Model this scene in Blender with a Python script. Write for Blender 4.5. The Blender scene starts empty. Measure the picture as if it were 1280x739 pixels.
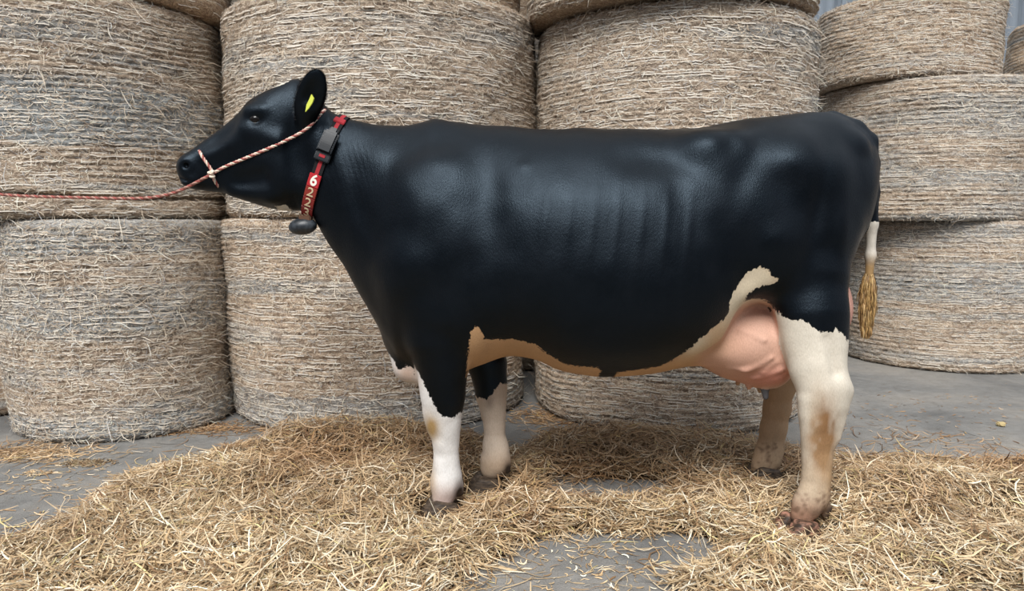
import bpy, bmesh, math, random
import numpy as np
from mathutils import Vector, Matrix

# ---------------------------------------------------------------- camera, sky, light, exposure
SC = bpy.context.scene
F_PX, CAM_H, PITCH = 960.0, 1.08, math.radians(5.35)
cam_d = bpy.data.cameras.new('camera')
cam_d.sensor_fit = 'HORIZONTAL'; cam_d.sensor_width = 36.0
cam_d.lens = 36.0 * F_PX / 1280.0
cam_d.clip_end = 100
cam = bpy.data.objects.new('camera', cam_d)
cam.location = (0, 0, CAM_H)
cam.rotation_euler = (math.pi / 2 - PITCH, 0, 0)
SC.collection.objects.link(cam); SC.camera = cam

world = bpy.data.worlds.new('overcast_sky'); SC.world = world
world.use_nodes = True
wn = world.node_tree.nodes; wl = world.node_tree.links
for n in list(wn): wn.remove(n)
w_out = wn.new('ShaderNodeOutputWorld'); w_bg = wn.new('ShaderNodeBackground')
w_tc = wn.new('ShaderNodeTexCoord'); w_sep = wn.new('ShaderNodeSeparateXYZ'); w_r = wn.new('ShaderNodeValToRGB')
w_mp = wn.new('ShaderNodeMapRange')
w_mp.inputs['From Min'].default_value = -0.25; w_mp.inputs['From Max'].default_value = 1.0
wl.new(w_tc.outputs['Generated'], w_sep.inputs[0]); wl.new(w_sep.outputs['Z'], w_mp.inputs[0])
wl.new(w_mp.outputs[0], w_r.inputs[0])
cr = w_r.color_ramp
cr.elements[0].position = 0.0; cr.elements[0].color = (0.06, 0.06, 0.06, 1)
cr.elements[1].position = 1.0; cr.elements[1].color = (0.86, 0.93, 1.0, 1)
e = cr.elements.new(0.2); e.color = (0.14, 0.15, 0.17, 1)
e = cr.elements.new(0.5); e.color = (0.55, 0.62, 0.72, 1)
wl.new(w_r.outputs[0], w_bg.inputs[0]); w_bg.inputs[1].default_value = 0.95
wl.new(w_bg.outputs[0], w_out.inputs[0])

sun_d = bpy.data.lights.new('overcast_daylight', 'SUN')
sun_d.energy = 4.3; sun_d.angle = math.radians(30); sun_d.color = (1.0, 0.985, 0.96)
sun = bpy.data.objects.new('overcast_daylight', sun_d)
sun.location = (-1.5, -2, 6)
sun.rotation_euler = Vector((0.18, 0.80, -1.0)).to_track_quat('-Z', 'Y').to_euler()
SC.collection.objects.link(sun)

SC.view_settings.view_transform = 'Standard'; SC.view_settings.look = 'None'
SC.view_settings.gamma = 1.0; SC.view_settings.use_curve_mapping = False
SC.view_settings.exposure = 0.15

# ---------------------------------------------------------------- helpers
rng = np.random.default_rng(7)
random.seed(7)
COL = SC.collection

def W(px, py, Y):
    """world point at depth Y that the photograph shows at (px, py)"""
    u = (px - 640) / F_PX; v = (369.5 - py) / F_PX
    dx = u; dy = math.cos(PITCH) + v * math.sin(PITCH); dz = -math.sin(PITCH) + v * math.cos(PITCH)
    t = Y / dy
    return np.array([dx * t, Y, CAM_H + dz * t])

def G(px, py):
    """ground point"""
    u = (px - 640) / F_PX; v = (369.5 - py) / F_PX
    dx = u; dy = math.cos(PITCH) + v * math.sin(PITCH); dz = -math.sin(PITCH) + v * math.cos(PITCH)
    t = -CAM_H / dz
    return np.array([dx * t, dy * t, 0.0])

def proj(P):
    P = np.asarray(P, dtype=float)
    x = P[..., 0]; y = P[..., 1]; z = P[..., 2] - CAM_H
    d = y * math.cos(PITCH) - z * math.sin(PITCH)
    u = x / d; v = (y * math.sin(PITCH) + z * math.cos(PITCH)) / d
    return 640 + F_PX * u, 369.5 - F_PX * v

def mesh_np(name, V, Q, smooth=True):
    """mesh from a vertex array and an array of quads or triangles"""
    me = bpy.data.meshes.new(name)
    V = np.ascontiguousarray(V, dtype=np.float32); Q = np.ascontiguousarray(Q, dtype=np.int32)
    n, k = Q.shape
    me.vertices.add(len(V)); me.vertices.foreach_set('co', V.ravel())
    me.loops.add(n * k); me.loops.foreach_set('vertex_index', Q.ravel())
    me.polygons.add(n)
    me.polygons.foreach_set('loop_start', np.arange(0, n * k, k, dtype=np.int32))
    me.polygons.foreach_set('loop_total', np.full(n, k, dtype=np.int32))
    me.polygons.foreach_set('use_smooth', np.full(n, smooth, dtype=bool))
    me.update(calc_edges=True); me.validate()
    return me

def vcol(me, name, C):
    a = me.color_attributes.new(name, 'FLOAT_COLOR', 'POINT')
    if C.shape[1] == 3: C = np.concatenate([C, np.ones((len(C), 1))], 1)
    a.data.foreach_set('color', np.ascontiguousarray(C, dtype=np.float32).ravel())

def vfloat(me, name, v):
    a = me.attributes.new(name, 'FLOAT', 'POINT')
    a.data.foreach_set('value', np.ascontiguousarray(v, dtype=np.float32))

def link(name, me, mat=None, parent=None, loc=None):
    o = bpy.data.objects.new(name, me); COL.objects.link(o)
    if mat is not None:
        for m in (mat if isinstance(mat, (list, tuple)) else [mat]): me.materials.append(m)
    if loc is not None: o.location = loc
    if parent is not None:
        o.parent = parent
        o.matrix_parent_inverse = Matrix.Translation(parent.location).inverted() if parent.parent is None else (Matrix.Translation(parent.parent.location)).inverted() @ Matrix.Identity(4)
    return o

def tag(o, label=None, cat=None, group=None, kind=None):
    if label: o['label'] = label
    if cat: o['category'] = cat
    if group: o['group'] = group
    if kind: o['kind'] = kind
    return o

def sinterp(x, xs, ys):
    """smooth (monotone cubic) interpolation"""
    xs = np.asarray(xs, float); ys = np.asarray(ys, float)
    h = np.diff(xs); d = np.diff(ys) / h
    m = np.zeros_like(ys)
    m[1:-1] = np.where(d[:-1] * d[1:] > 0, 2 * d[:-1] * d[1:] / (d[:-1] + d[1:] + 1e-12), 0)
    m[0] = d[0]; m[-1] = d[-1]
    x = np.clip(x, xs[0], xs[-1])
    i = np.clip(np.searchsorted(xs, x) - 1, 0, len(h) - 1)
    t = (x - xs[i]) / h[i]
    return ((2*t**3 - 3*t**2 + 1) * ys[i] + (t**3 - 2*t**2 + t) * h[i] * m[i]
            + (-2*t**3 + 3*t**2) * ys[i+1] + (t**3 - t**2) * h[i] * m[i+1])

def vnoise(x, y, seed=0):
    """cheap smooth 2D value noise in -1..1"""
    r = np.random.default_rng(seed); T = r.random((64, 64)) * 2 - 1
    xi = np.floor(x).astype(int); yi = np.floor(y).astype(int)
    fx = x - xi; fy = y - yi; fx = fx*fx*(3-2*fx); fy = fy*fy*(3-2*fy)
    a = T[xi % 64, yi % 64]; b = T[(xi+1) % 64, yi % 64]; c = T[xi % 64, (yi+1) % 64]; d = T[(xi+1) % 64, (yi+1) % 64]
    return (a*(1-fx)+b*fx)*(1-fy) + (c*(1-fx)+d*fx)*fy

def poly_sd(px, py, poly):
    """signed distance to polygon, positive inside"""
    P = np.asarray(poly, float); n = len(P)
    d = np.full(px.shape, 1e9); ins = np.zeros(px.shape, bool)
    for i in range(n):
        ax, ay = P[i]; bx, by = P[(i+1) % n]
        ex, ey = bx-ax, by-ay
        t = np.clip(((px-ax)*ex + (py-ay)*ey) / (ex*ex+ey*ey+1e-12), 0, 1)
        d = np.minimum(d, (px-ax-t*ex)**2 + (py-ay-t*ey)**2)
        c = ((ay > py) != (by > py))
        xx = ex * (py-ay) / (ey if abs(ey) > 1e-9 else 1e-9) + ax
        ins ^= c & (px < xx)
    d = np.sqrt(d)
    return np.where(ins, d, -d)

# ---- materials
def mat(name, base=(0.5, 0.5, 0.5), rough=0.6, spec=0.5, metal=0.0):
    m = bpy.data.materials.new(name); m.use_nodes = True
    b = m.node_tree.nodes['Principled BSDF']
    b.inputs['Base Color'].default_value = (*base, 1); b.inputs['Roughness'].default_value = rough
    b.inputs['Specular IOR Level'].default_value = spec; b.inputs['Metallic'].default_value = metal
    return m

class NT:
    def __init__(s, m): s.m = m; s.t = m.node_tree; s.n = s.t.nodes; s.l = s.t.links; s.b = s.n['Principled BSDF']
    def new(s, t, **k):
        n = s.n.new(t)
        for a, v in k.items(): setattr(n, a, v)
        return n
    def coord(s, scale=(1, 1, 1), kind='Object'):
        tc = s.new('ShaderNodeTexCoord'); mp = s.new('ShaderNodeMapping'); mp.inputs['Scale'].default_value = scale
        s.l.new(tc.outputs[kind], mp.inputs[0]); return mp.outputs[0]
    def noise(s, vec, scale, detail=4, rough=0.55, dist=0.0):
        n = s.new('ShaderNodeTexNoise'); n.inputs['Scale'].default_value = scale
        n.inputs['Detail'].default_value = detail; n.inputs['Roughness'].default_value = rough
        n.inputs['Distortion'].default_value = dist
        if vec is not None: s.l.new(vec, n.inputs['Vector'])
        return n.outputs['Fac']
    def ramp(s, fac, stops):
        r = s.new('ShaderNodeValToRGB'); c = r.color_ramp
        while len(c.elements) > 2: c.elements.remove(c.elements[-1])
        for i, (p, col) in enumerate(stops):
            el = c.elements[i] if i < 2 else c.elements.new(p)
            el.position = p; el.color = (*col, 1) if len(col) == 3 else col
        s.l.new(fac, r.inputs[0]); return r.outputs[0]
    def mix(s, f, a, b, mode='MIX'):
        n = s.new('ShaderNodeMix', data_type='RGBA', blend_type=mode)
        for i, v in ((0, f), (6, a), (7, b)):
            if hasattr(v, 'links'): s.l.new(v, n.inputs[i])
            elif isinstance(v, (int, float)): n.inputs[i].default_value = v
            else: n.inputs[i].default_value = (*v, 1)
        return n.outputs[2]
    def math(s, op, a, b=0.0, clamp=False):
        n = s.new('ShaderNodeMath', operation=op, use_clamp=clamp)
        for i, v in enumerate((a, b)):
            if hasattr(v, 'links'): s.l.new(v, n.inputs[i])
            else: n.inputs[i].default_value = v
        return n.outputs[0]
    def bump(s, h, strength=0.3, dist=0.01):
        b = s.new('ShaderNodeBump'); b.inputs['Strength'].default_value = strength; b.inputs['Distance'].default_value = dist
        s.l.new(h, b.inputs['Height']); s.l.new(b.outputs[0], s.b.inputs['Normal']); return b
    def attr(s, name):
        a = s.new('ShaderNodeAttribute'); a.attribute_name = name; return a

def straw_material(name, gain=1.0):
    m = mat(name, rough=0.55, spec=0.35); t = NT(m)
    a = t.attr('Col')
    n = t.noise(t.coord((1, 1, 1)), 60, 3)
    c = t.mix(0.35, a.outputs['Color'], t.ramp(n, [(0.3, (0.45*gain, 0.4*gain, 0.33*gain)), (0.7, (1.0*gain, 1.0*gain, 1.0*gain))]), 'MULTIPLY')
    t.l.new(c, t.b.inputs['Base Color'])
    return m

# ---------------------------------------------------------------- setting: floor and back wall
m_floor = mat('worn_concrete', rough=0.7, spec=0.35); t = NT(m_floor)
v = t.coord()
n1 = t.noise(v, 1.3, 6, 0.6, 0.4); n2 = t.noise(v, 14, 8, 0.7); n3 = t.noise(v, 180, 3, 0.7)
c = t.ramp(n1, [(0.3, (0.115, 0.116, 0.116)), (0.47, (0.20, 0.196, 0.188)), (0.72, (0.30, 0.275, 0.245))])
c = t.mix(0.45, c, t.ramp(n2, [(0.35, (0.55, 0.54, 0.52)), (0.62, (1, 1, 1)), (0.75, (1.15, 1.1, 1.0))]), 'MULTIPLY')
c = t.mix(0.35, c, t.ramp(n3, [(0.38, (0.35, 0.33, 0.30)), (0.5, (1, 1, 1)), (0.66, (1.5, 1.4, 1.25))]), 'MULTIPLY')
t.l.new(c, t.b.inputs['Base Color'])
t.l.new(t.ramp(n2, [(0.3, (0.42,)*3), (0.7, (0.75,)*3)]), t.b.inputs['Roughness'])
t.bump(t.math('ADD', n2, t.math('MULTIPLY', n3, 0.35)), 0.8, 0.008)

gx = np.linspace(-10, 16, 120); gy = np.linspace(-3.5, 10.9, 100)
X, Y = np.meshgrid(gx, gy, indexing='ij')
Z = 0.0 * X
V = np.stack([X, Y, Z], -1).reshape(-1, 3)
def grid_quads(nu, nv):
    i, j = np.meshgrid(np.arange(nu-1), np.arange(nv-1), indexing='ij')
    a = (i*nv + j).ravel(); return np.stack([a, a+nv, a+nv+1, a+1], 1)
floor = link('floor', mesh_np('floor', V, grid_quads(120, 100)), m_floor); tag(floor, kind='structure')

m_wall = mat('grey_steel_cladding', (0.20, 0.235, 0.275), 0.45, 0.5, 0.25); t = NT(m_wall)
n1 = t.noise(t.coord((4, 4, 0.6)), 3, 5)
t.l.new(t.ramp(n1, [(0.3, (0.15, 0.175, 0.205)), (0.7, (0.25, 0.285, 0.325))]), t.b.inputs['Base Color'])
# back wall: cladding sheets with raised trapezoid ribs, one object per sheet
wall = bpy.data.objects.new('wall_back', None); COL.objects.link(wall); wall.location = (0, 8.6, 0); tag(wall, kind='structure')
prof = [(0.0, 0), (0.20, 0), (0.225, -0.035), (0.26, -0.035), (0.285, 0), (0.5, 0), (0.525, -0.035), (0.56, -0.035), (0.585, 0),
        (0.80, 0), (0.825, -0.035), (0.86, -0.035), (0.885, 0), (0.995, 0), (0.995, 0.02)]
pv = np.array([[(x, y, z) for z in (0.0, 6.5)] for x, y in prof]).reshape(-1, 3)
sheet_me = mesh_np('cladding_sheet', pv, grid_quads(len(prof), 2), False); sheet_me.materials.append(m_wall)
for i in range(25):
    o = bpy.data.objects.new('cladding_sheet', sheet_me); COL.objects.link(o); o.parent = wall; o.location = (-9 + i * 1.0, 0, 0)

# ---------------------------------------------------------------- straw strands
PAL = np.array([(0.60, 0.44, 0.26), (0.46, 0.31, 0.165), (0.72, 0.57, 0.38), (0.33, 0.205, 0.105), (0.84, 0.74, 0.57), (0.52, 0.37, 0.21), (0.66, 0.53, 0.25), (0.22, 0.125, 0.06)])

def ribbons(P, u, n, L, w, bend, S=3, side=None, ztop=None):
    """P start (N,3), u unit direction, n unit 'up', L length, w width, bend lateral curve; returns verts, quads"""
    N = len(P); s = np.cross(n, u); s /= np.linalg.norm(s, axis=1, keepdims=True) + 1e-9
    tt = np.linspace(0, 1, S+1)
    cen = (P[:, None, :] + u[:, None, :] * (L[:, None] * (tt[None]-0.5))[..., None]
           + s[:, None, :] * (bend[:, None] * L[:, None] * (4*(tt-0.5)**2)[None])[..., None])
    tan = np.gradient(cen, axis=1); tan /= np.linalg.norm(tan, axis=2, keepdims=True) + 1e-9
    sd = np.cross(np.broadcast_to(n[:, None, :], tan.shape), tan)
    ww = (w[:, None] * np.array([0.6] + [1.0]*(S-1) + [0.35])[None])[..., None]
    return cen, sd, ww

def build_ribbons(cen, sd, ww):
    N, S1, _ = cen.shape
    V = np.stack([cen - sd*ww/2, cen + sd*ww/2], 2).reshape(-1, 3)
    b = (np.arange(N)[:, None] * S1 + np.arange(S1-1)[None]).ravel() * 2
    Q = np.stack([b, b+1, b+3, b+2], 1)
    return V, Q

def strand_cols(N, S1, pal=PAL, p=None, jitter=0.15, gain=1.0):
    c = pal[rng.choice(len(pal), N, p=p)] * (1 + rng.normal(0, jitter, (N, 1))) * gain
    return np.repeat(np.clip(c, 0.02, 0.95), S1*2, axis=0)

# ---------------------------------------------------------------- bales
def az(px, py=300):
    p = W(px, py, 1.0); return math.atan2(p[0], p[1])
def solve_both(l, r, Y0, py=300):
    al, ar = az(l, py), az(r, py); a = (al+ar)/2; s = math.sin((ar-al)/2)
    k = s / math.cos(a); R = Y0*k/(1-k); cy = Y0+R
    return cy*math.tan(a), cy, R
def solve_right(r, R, Y0, py=300):
    ar = az(r, py); cy = Y0+R; return (cy*math.sin(ar)-R)/math.cos(ar), cy, R
def solve_left(l, R, Y0, py=300):
    al = az(l, py); cy = Y0+R; return (cy*math.sin(al)+R)/math.cos(al), cy, R

m_straw_bale = straw_material('bale_straw_strands')
m_net = mat('bale_net_twine', (0.78, 0.71, 0.61), 0.6, 0.3)
def bale_material(seed, blue=0.5, warm=0.0, bands=()):
    m = mat('wrapped_straw_bale', rough=0.85, spec=0.2); t = NT(m)
    tc = t.new('ShaderNodeTexCoord'); ad = t.new('ShaderNodeVectorMath', operation='ADD'); ad.inputs[1].default_value = (seed*3.7, seed*1.3, 0)
    t.l.new(tc.outputs['Object'], ad.inputs[0])
    def mp(sc):
        q = t.new('ShaderNodeMapping'); q.inputs['Scale'].default_value = sc; t.l.new(ad.outputs[0], q.inputs[0]); return q.outputs[0]
    fib = t.noise(mp((1, 1, 3.2)), 42, 6, 0.72, 1.2)
    fine = t.noise(mp((1, 1, 2.2)), 130, 3, 0.7, 0.6)
    blot = t.noise(mp((1, 1, 1.6)), 5.0, 4, 0.6)
    band = t.noise(mp((0.35, 0.35, 5.0)), 1.5, 3, 0.6, 0.25)
    w = warm
    straw = t.ramp(fib, [(0.28, (0.070, 0.047, 0.032)), (0.42, (0.34+w*.04, 0.255, 0.188)), (0.55, (0.60+w*.04, 0.485, 0.375-w*.05)), (0.70, (0.84, 0.74, 0.61))])
    grey = t.ramp(fib, [(0.28, (0.085, 0.09, 0.092)), (0.42, (0.25, 0.268, 0.275)), (0.56, (0.44, 0.45, 0.445)), (0.70, (0.74, 0.72, 0.66))])
    bf = t.ramp(band, [(0.56 - 0.14*blue, (0, 0, 0)), (0.66 - 0.14*blue, (1, 1, 1))])
    c = t.mix(t.math('MULTIPLY', bf, 0.78), straw, grey)
    # bluish lines of net twine between the wraps
    sep = t.new('ShaderNodeSeparateXYZ'); t.l.new(tc.outputs['Object'], sep.inputs[0])
    for (z0, z1, amt) in bands:
        wob = t.math('MULTIPLY', t.math('SUBTRACT', blot, 0.5), 0.09)
        zz = t.math('ADD', sep.outputs['Z'], wob)
        inb = t.math('MULTIPLY', t.math('GREATER_THAN', zz, z0), t.math('LESS_THAN', zz, z1))
        c = t.mix(t.math('MULTIPLY', inb, amt), c, grey)
    c = t.mix(0.55, c, t.ramp(fine, [(0.36, (0.30, 0.26, 0.22)), (0.5, (0.95, 0.95, 0.95)), (0.64, (1.5, 1.45, 1.35))]), 'MULTIPLY')
    c = t.mix(0.5, c, t.ramp(blot, [(0.35, (0.72, 0.68, 0.66)), (0.6, (1.05, 1.03, 1.0))]), 'MULTIPLY')
    t.l.new(c, t.b.inputs['Base Color'])
    t.bump(t.math('ADD', fib, t.math('MULTIPLY', fine, 0.6)), 0.9, 0.012)
    return m

def make_bale(label, cx, cy, R, z0, h, seed, blue=0.5, warm=0.0, bands=(), detail=1.0, squash=0.0,
              lean=(0, 0), taper=0.0, ridge=0.007, fibres=16000, crease=None, tilt=0.0, pitch=0.030, wave=0.006, parent_group='round bales in stacks'):
    r_ = np.random.default_rng(seed)
    root = bpy.data.objects.new('round_straw_bale', None); COL.objects.link(root)
    root.location = (cx, cy, z0)
    tag(root, label, 'bale', parent_group)
    fa = math.atan2(-cy, -cx)                         # azimuth of the side that faces the yard
    def surf(th, z, extra=0.0):
        zn = z / h
        rr = R * (1 - taper*(1-zn)) * (1 + squash*np.sin(np.pi*zn))
        e = np.minimum(z, h - z); rc = 0.05
        rr = rr - np.where(e < rc, rc - np.sqrt(np.maximum(rc*rc - (rc-np.clip(e, 0, rc))**2, 0)), 0)
        d = vnoise(th*R*2.2+9, z*3.0+9, seed)*0.018 + vnoise(th*R*9, z*10+3, seed+1)*0.006
        zz = z + tilt*np.sin(th*3+seed)*0.02 + wave*vnoise(th*R*2.5+5, z*2.0+7, seed+5)*3
        ph = zz/pitch
        amp = ridge*(0.65+0.6*vnoise(th*R*3+2, z*6+5, seed+2))
        d = d + amp*(np.abs(np.sin(np.pi*ph))**0.7*2-1)
        d = d + vnoise(th*R*28, z*45, seed+3)*0.005*detail
        if crease is not None:
            for (zc, dep, wd) in crease:
                zo = z - zc - 0.012*vnoise(th*R*1.6, z*0+2, seed+9)
                d = d - dep*np.exp(-(zo/wd)**2)
        rr = rr + d + extra
        sx = lean[0]*(1-zn); sy = lean[1]*(1-zn)
        return np.stack([rr*np.cos(th)+sx, rr*np.sin(th)+sy, z + 0*th], -1)
    nf = int(260*detail); nb = 40
    th = np.concatenate([fa + np.linspace(-1.65, 1.65, nf, endpoint=False), fa + 1.65 + np.linspace(0, 2*math.pi-3.3, nb, endpoint=False)])
    nz = int(150*detail)
    zr = h*np.linspace(0, 1, nz)
    TH, ZZ = np.meshgrid(th, zr, indexing='ij')
    # keep theta continuous for the noise
    V = surf(TH, ZZ)
    nt = len(th)
    V = V.reshape(-1, 3)
    i, j = np.meshgrid(np.arange(nt), np.arange(nz-1), indexing='ij')
    a = (i*nz+j).ravel(); b = (((i+1) % nt)*nz+j).ravel()
    Q = np.stack([a, b, b+1, a+1], 1)
    # flat straw ends: two rings inward then a centre
    Vl = [V]; base = len(V); Ql = [Q]
    for zi, sgn in ((0, -1), (nz-1, 1)):
        ring = np.arange(nt)*nz + zi
        prev = ring
        for fr in (0.7, 0.35, 0.02):
            P = V[ring]*np.array([fr, fr, 1]) + np.array([0, 0, 0.012*sgn*(0 if sgn < 0 else 1)*(1-fr)])
            P[:, 2] += r_.normal(0, 0.004, nt) if sgn > 0 else 0
            idx = base + np.arange(nt); base += nt; Vl.append(P)
            q = np.stack([prev, idx, np.roll(idx, -1), np.roll(prev, -1)], 1)
            Ql.append(q if sgn < 0 else q[:, ::-1]); prev = idx
    V = np.concatenate(Vl); Q = np.concatenate(Ql)
    me = mesh_np('straw_roll', V, Q)
    link('straw_roll', me, bale_material(seed, blue, warm, bands)).parent = root
    if fibres <= 0: return root
    # loose strands lying on and poking out of the wrap
    N = fibres
    th = fa + r_.uniform(-1.6, 1.6, N); z = r_.uniform(0.0, 1.0, N)*h
    P = surf(th, z, 0.0); P2 = P.copy()
    nrm = np.stack([np.cos(th), np.sin(th), 0*th], -1)
    tang = np.stack([-np.sin(th), np.cos(th), 0*th], -1)
    up = np.array([0, 0, 1.0])
    ang = np.where(r_.random(N) < 0.40, r_.normal(0, 0.40, N), r_.uniform(-1.6, 1.6, N))
    L = r_.uniform(0.010, 0.048, N)
    poke = r_.random(N) < 0.035
    L = np.where(poke, r_.uniform(0.05, 0.13, N), L)
    u = tang*np.cos(ang)[:, None] + up*np.sin(ang)[:, None] + nrm*np.where(poke, r_.uniform(0.1, 0.7, N), r_.normal(0, 0.12, N))[:, None]
    u /= np.linalg.norm(u, axis=1, keepdims=True)
    P = P + nrm*(r_.uniform(0.000, 0.006, N) + np.where(poke, 0.02, 0))[:, None]
    w = r_.uniform(0.0018, 0.0036, N)
    cen, sd, ww = ribbons(P, u, nrm, L, w, r_.normal(0, 0.12, N), S=2)
    # keep each strand near the rounded side
    V, Q = build_ribbons(cen, sd, ww)
    pal = np.array([(0.67, 0.56, 0.43), (0.81, 0.72, 0.59), (0.50, 0.39, 0.29), (0.28, 0.20, 0.14), (0.90, 0.83, 0.72), (0.52, 0.50, 0.48)])
    c = pal[r_.choice(6, N, p=[.28, .2, .2, .12, .08, .12])] * (1 + r_.normal(0, 0.12, (N, 1)))
    me = mesh_np('loose_straw', V, Q); vcol(me, 'Col', np.repeat(np.clip(c, 0.03, 0.9), 6, axis=0))
    o = link('loose_straw', me, m_straw_bale); o.parent = root; tag(o, kind='stuff')
    # net twine: pale strings that run round the roll in the wraps' grooves
    nr = int(h/pitch); Vs = []; Qs = []; k = 0
    for r in range(1, nr):
        for rep in range(2 if detail >= 1 else 1):
            segs = 150
            t0 = fa - 1.6; ths = t0 + np.linspace(0, 3.2, segs+1)
            zc = (r + (0.5 if rep else 0.0))*pitch
            zz = zc - wave*vnoise(ths*R*2.5+5, zc*2.0+7+0*ths, seed+5)*3 - tilt*np.sin(ths*3+seed)*0.02
            zz = zz + 0.005*vnoise(ths*R*16, 0*ths+r, seed+6)+0.0025*vnoise(ths*R*45, 0*ths+r, seed+8)
            P = surf(ths, np.clip(zz, 0.01, h-0.01), 0.003)
            hw_ = 0.0018 + 0.0008*r_.random()
            A = P + np.array([0, 0, hw_]); B = P - np.array([0, 0, hw_])
            Vs.append(np.stack([A, B], 1).reshape(-1, 3))
            keep = vnoise(np.arange(segs)*0.25 + r*7.3, 0*np.arange(segs)+r*1.7+rep*5, seed+7) > (-0.05 if rep == 0 else 0.25)
            b = (k + np.arange(segs)*2)[keep]
            Qs.append(np.stack([b, b+1, b+3, b+2], 1)); k += (segs+1)*2
    me = mesh_np('net_wrap', np.concatenate(Vs), np.concatenate(Qs))
    o = link('net_wrap', me, m_net); o.parent = root; tag(o, kind='stuff')
    return root

BALES = []
def B(label, sol, z0, h, seed, **k):
    cx, cy, R = sol; BALES.append((label, cx, cy, R, z0, h)); return make_bale(label, cx, cy, R, z0, h, seed, **k)
sA = solve_right(286, 0.595, 3.65); sA2 = solve_right(288, 0.80, 3.62)
sB = solve_both(278, 658, 3.80); sB2 = solve_both(286, 668, 3.78)
sC = solve_both(670, 1003, 3.84); sC2 = solve_both(671, 1016, 3.82); sC3 = solve_both(662, 1021, 3.70, 30)
sD = solve_left(1059, 0.75, 5.42); sD2 = solve_left(1019, 0.80, 5.42); sD3 = solve_both(1018, 1258, 5.50, 50)
B('straw bale on the floor at far left, under the bale behind the cow\'s nose', sA, 0.0, 1.10, 11, blue=0.75, taper=0.07, lean=(0.045, 0.0), ridge=0.006, wave=0.010, bands=((0.93, 1.01, .8), (0.55, 0.78, .7), (0.0, 0.12, .8)))
B('straw bale at left behind the cow\'s muzzle with a broad grey wrap band', sA2, 1.10, 1.09, 12, blue=0.2, bands=((0.36, 0.64, 1.0),), crease=((0.115, 0.05, 0.010), (0.0, 0.02, 0.02)), ridge=0.008, wave=0.012, squash=0.01)
B('straw bale on the floor behind the cow\'s front legs and chest', sB, 0.0, 1.11, 13, blue=0.35, warm=0.3, taper=0.03, ridge=0.006, bands=((0.0, 0.2, .7),), wave=0.004)
B('straw bale behind the cow\'s head and ears, second layer', sB2, 1.11, 1.12, 14, blue=0.7, ridge=0.0055, pitch=0.024, wave=0.004)
B('straw bale on the floor behind the cow\'s belly and udder', sC, 0.0, 1.09, 15, blue=0.25, warm=0.3, ridge=0.007, wave=0.005)
B('straw bale behind the cow\'s back, below the overhanging top bale', sC2, 1.09, 1.075, 16, blue=0.75, ridge=0.0055, pitch=0.026, wave=0.004)
B('topmost straw bale overhanging the bale behind the cow\'s back', sC3, 2.175, 1.08, 17, blue=0.5, warm=0.6, ridge=0.008, fibres=12000)
B('set-back straw bale on the floor behind the cow\'s tail', sD, 0.0, 1.10, 18, blue=0.55, ridge=0.007, pitch=0.036, wave=0.002, fibres=12000, bands=((0.5, 0.8, .5),))
B('set-back straw bale behind the rump, middle one of the right stack', sD2, 1.10, 1.02, 19, blue=0.6, ridge=0.007, pitch=0.034, wave=0.003, fibres=12000)
B('short straw bale on top of the right stack, below the steel wall', sD3, 2.12, 0.60, 20, blue=0.4, warm=0.4, ridge=0.005, pitch=0.03, wave=0.003, fibres=8000)
sA3 = (sA2[0]+0.06, sA2[1]+0.04, 0.78); sB3 = (sB2[0], sB2[1]+0.05, 0.80)
B('topmost straw bale at left, only its lower rim in the frame', sA3, 2.195, 1.05, 21, warm=0.8, blue=0.1, fibres=2500, detail=0.6)
B('topmost straw bale above the cow\'s head, only its lower rim in the frame', sB3, 2.235, 1.05, 22, warm=0.5, blue=0.1, fibres=1500, detail=0.6)
sL = (-3.31, 4.62, 0.58)
B('shadowed straw bale beyond the left floor bale, barely showing at the frame edge', sL, 0.0, 1.09, 27, warm=0.6, blue=0.1, fibres=1500, detail=0.6)
B('shaded rear-row straw bale on the floor, glimpsed in the gap below the cow\'s belly', (0.12, 6.35, .80), 0.0, 1.09, 28, warm=0.3, blue=0.3, fibres=1500, detail=0.6)
B('rear-row straw bale, second layer behind the gap at the middle of the cow\'s back', (0.12, 6.35, .80), 1.09, 1.09, 29, warm=0.3, blue=0.3, fibres=1000, detail=0.6)
B('rear-row straw bale, third layer in the dark gap left of the overhanging bale', (0.12, 6.35, .80), 2.18, 1.09, 30, warm=0.3, blue=0.3, fibres=1000, detail=0.6)
B('rear-row straw bale on the floor behind the gap left of the cow\'s head', (-2.36, 6.3, .80), 0.0, 1.09, 31, fibres=0, detail=0.5)
B('rear-row straw bale, second layer behind the gap left of the cow\'s head', (-2.36, 6.3, .80), 1.09, 1.09, 32, fibres=0, detail=0.5)
B('rear-row straw bale, third layer in the gap near the frame\'s top left', (-2.36, 6.3, .80), 2.18, 1.09, 33, fibres=1000, detail=0.5)
sE = solve_left(1257, 0.74, 6.30, 60)
for z0, h, sd_, lab in ((0.0, 1.08, 23, 'rearmost straw bale on the floor behind the right stack'), (1.08, 1.04, 24, 'rearmost straw bale second layer behind the right stack'), (2.12, 0.74, 25, 'brownish straw bale at the upper right corner, behind the right stack')):
    B(lab, sE, z0, h, sd_, warm=1.0, blue=0.0, detail=0.5, fibres=1500 if z0 > 2 else 0)
for i in range(len(BALES)):
    for j in range(i+1, len(BALES)):
        a, b = BALES[i], BALES[j]
        if min(a[4]+a[5], b[4]+b[5]) - max(a[4], b[4]) > 0.1:
            g = math.hypot(a[1]-b[1], a[2]-b[2]) - a[3] - b[3]
            if g < 0.03: print('BALE GAP', round(g, 3), a[0][:40], '|', b[0][:40])

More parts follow.
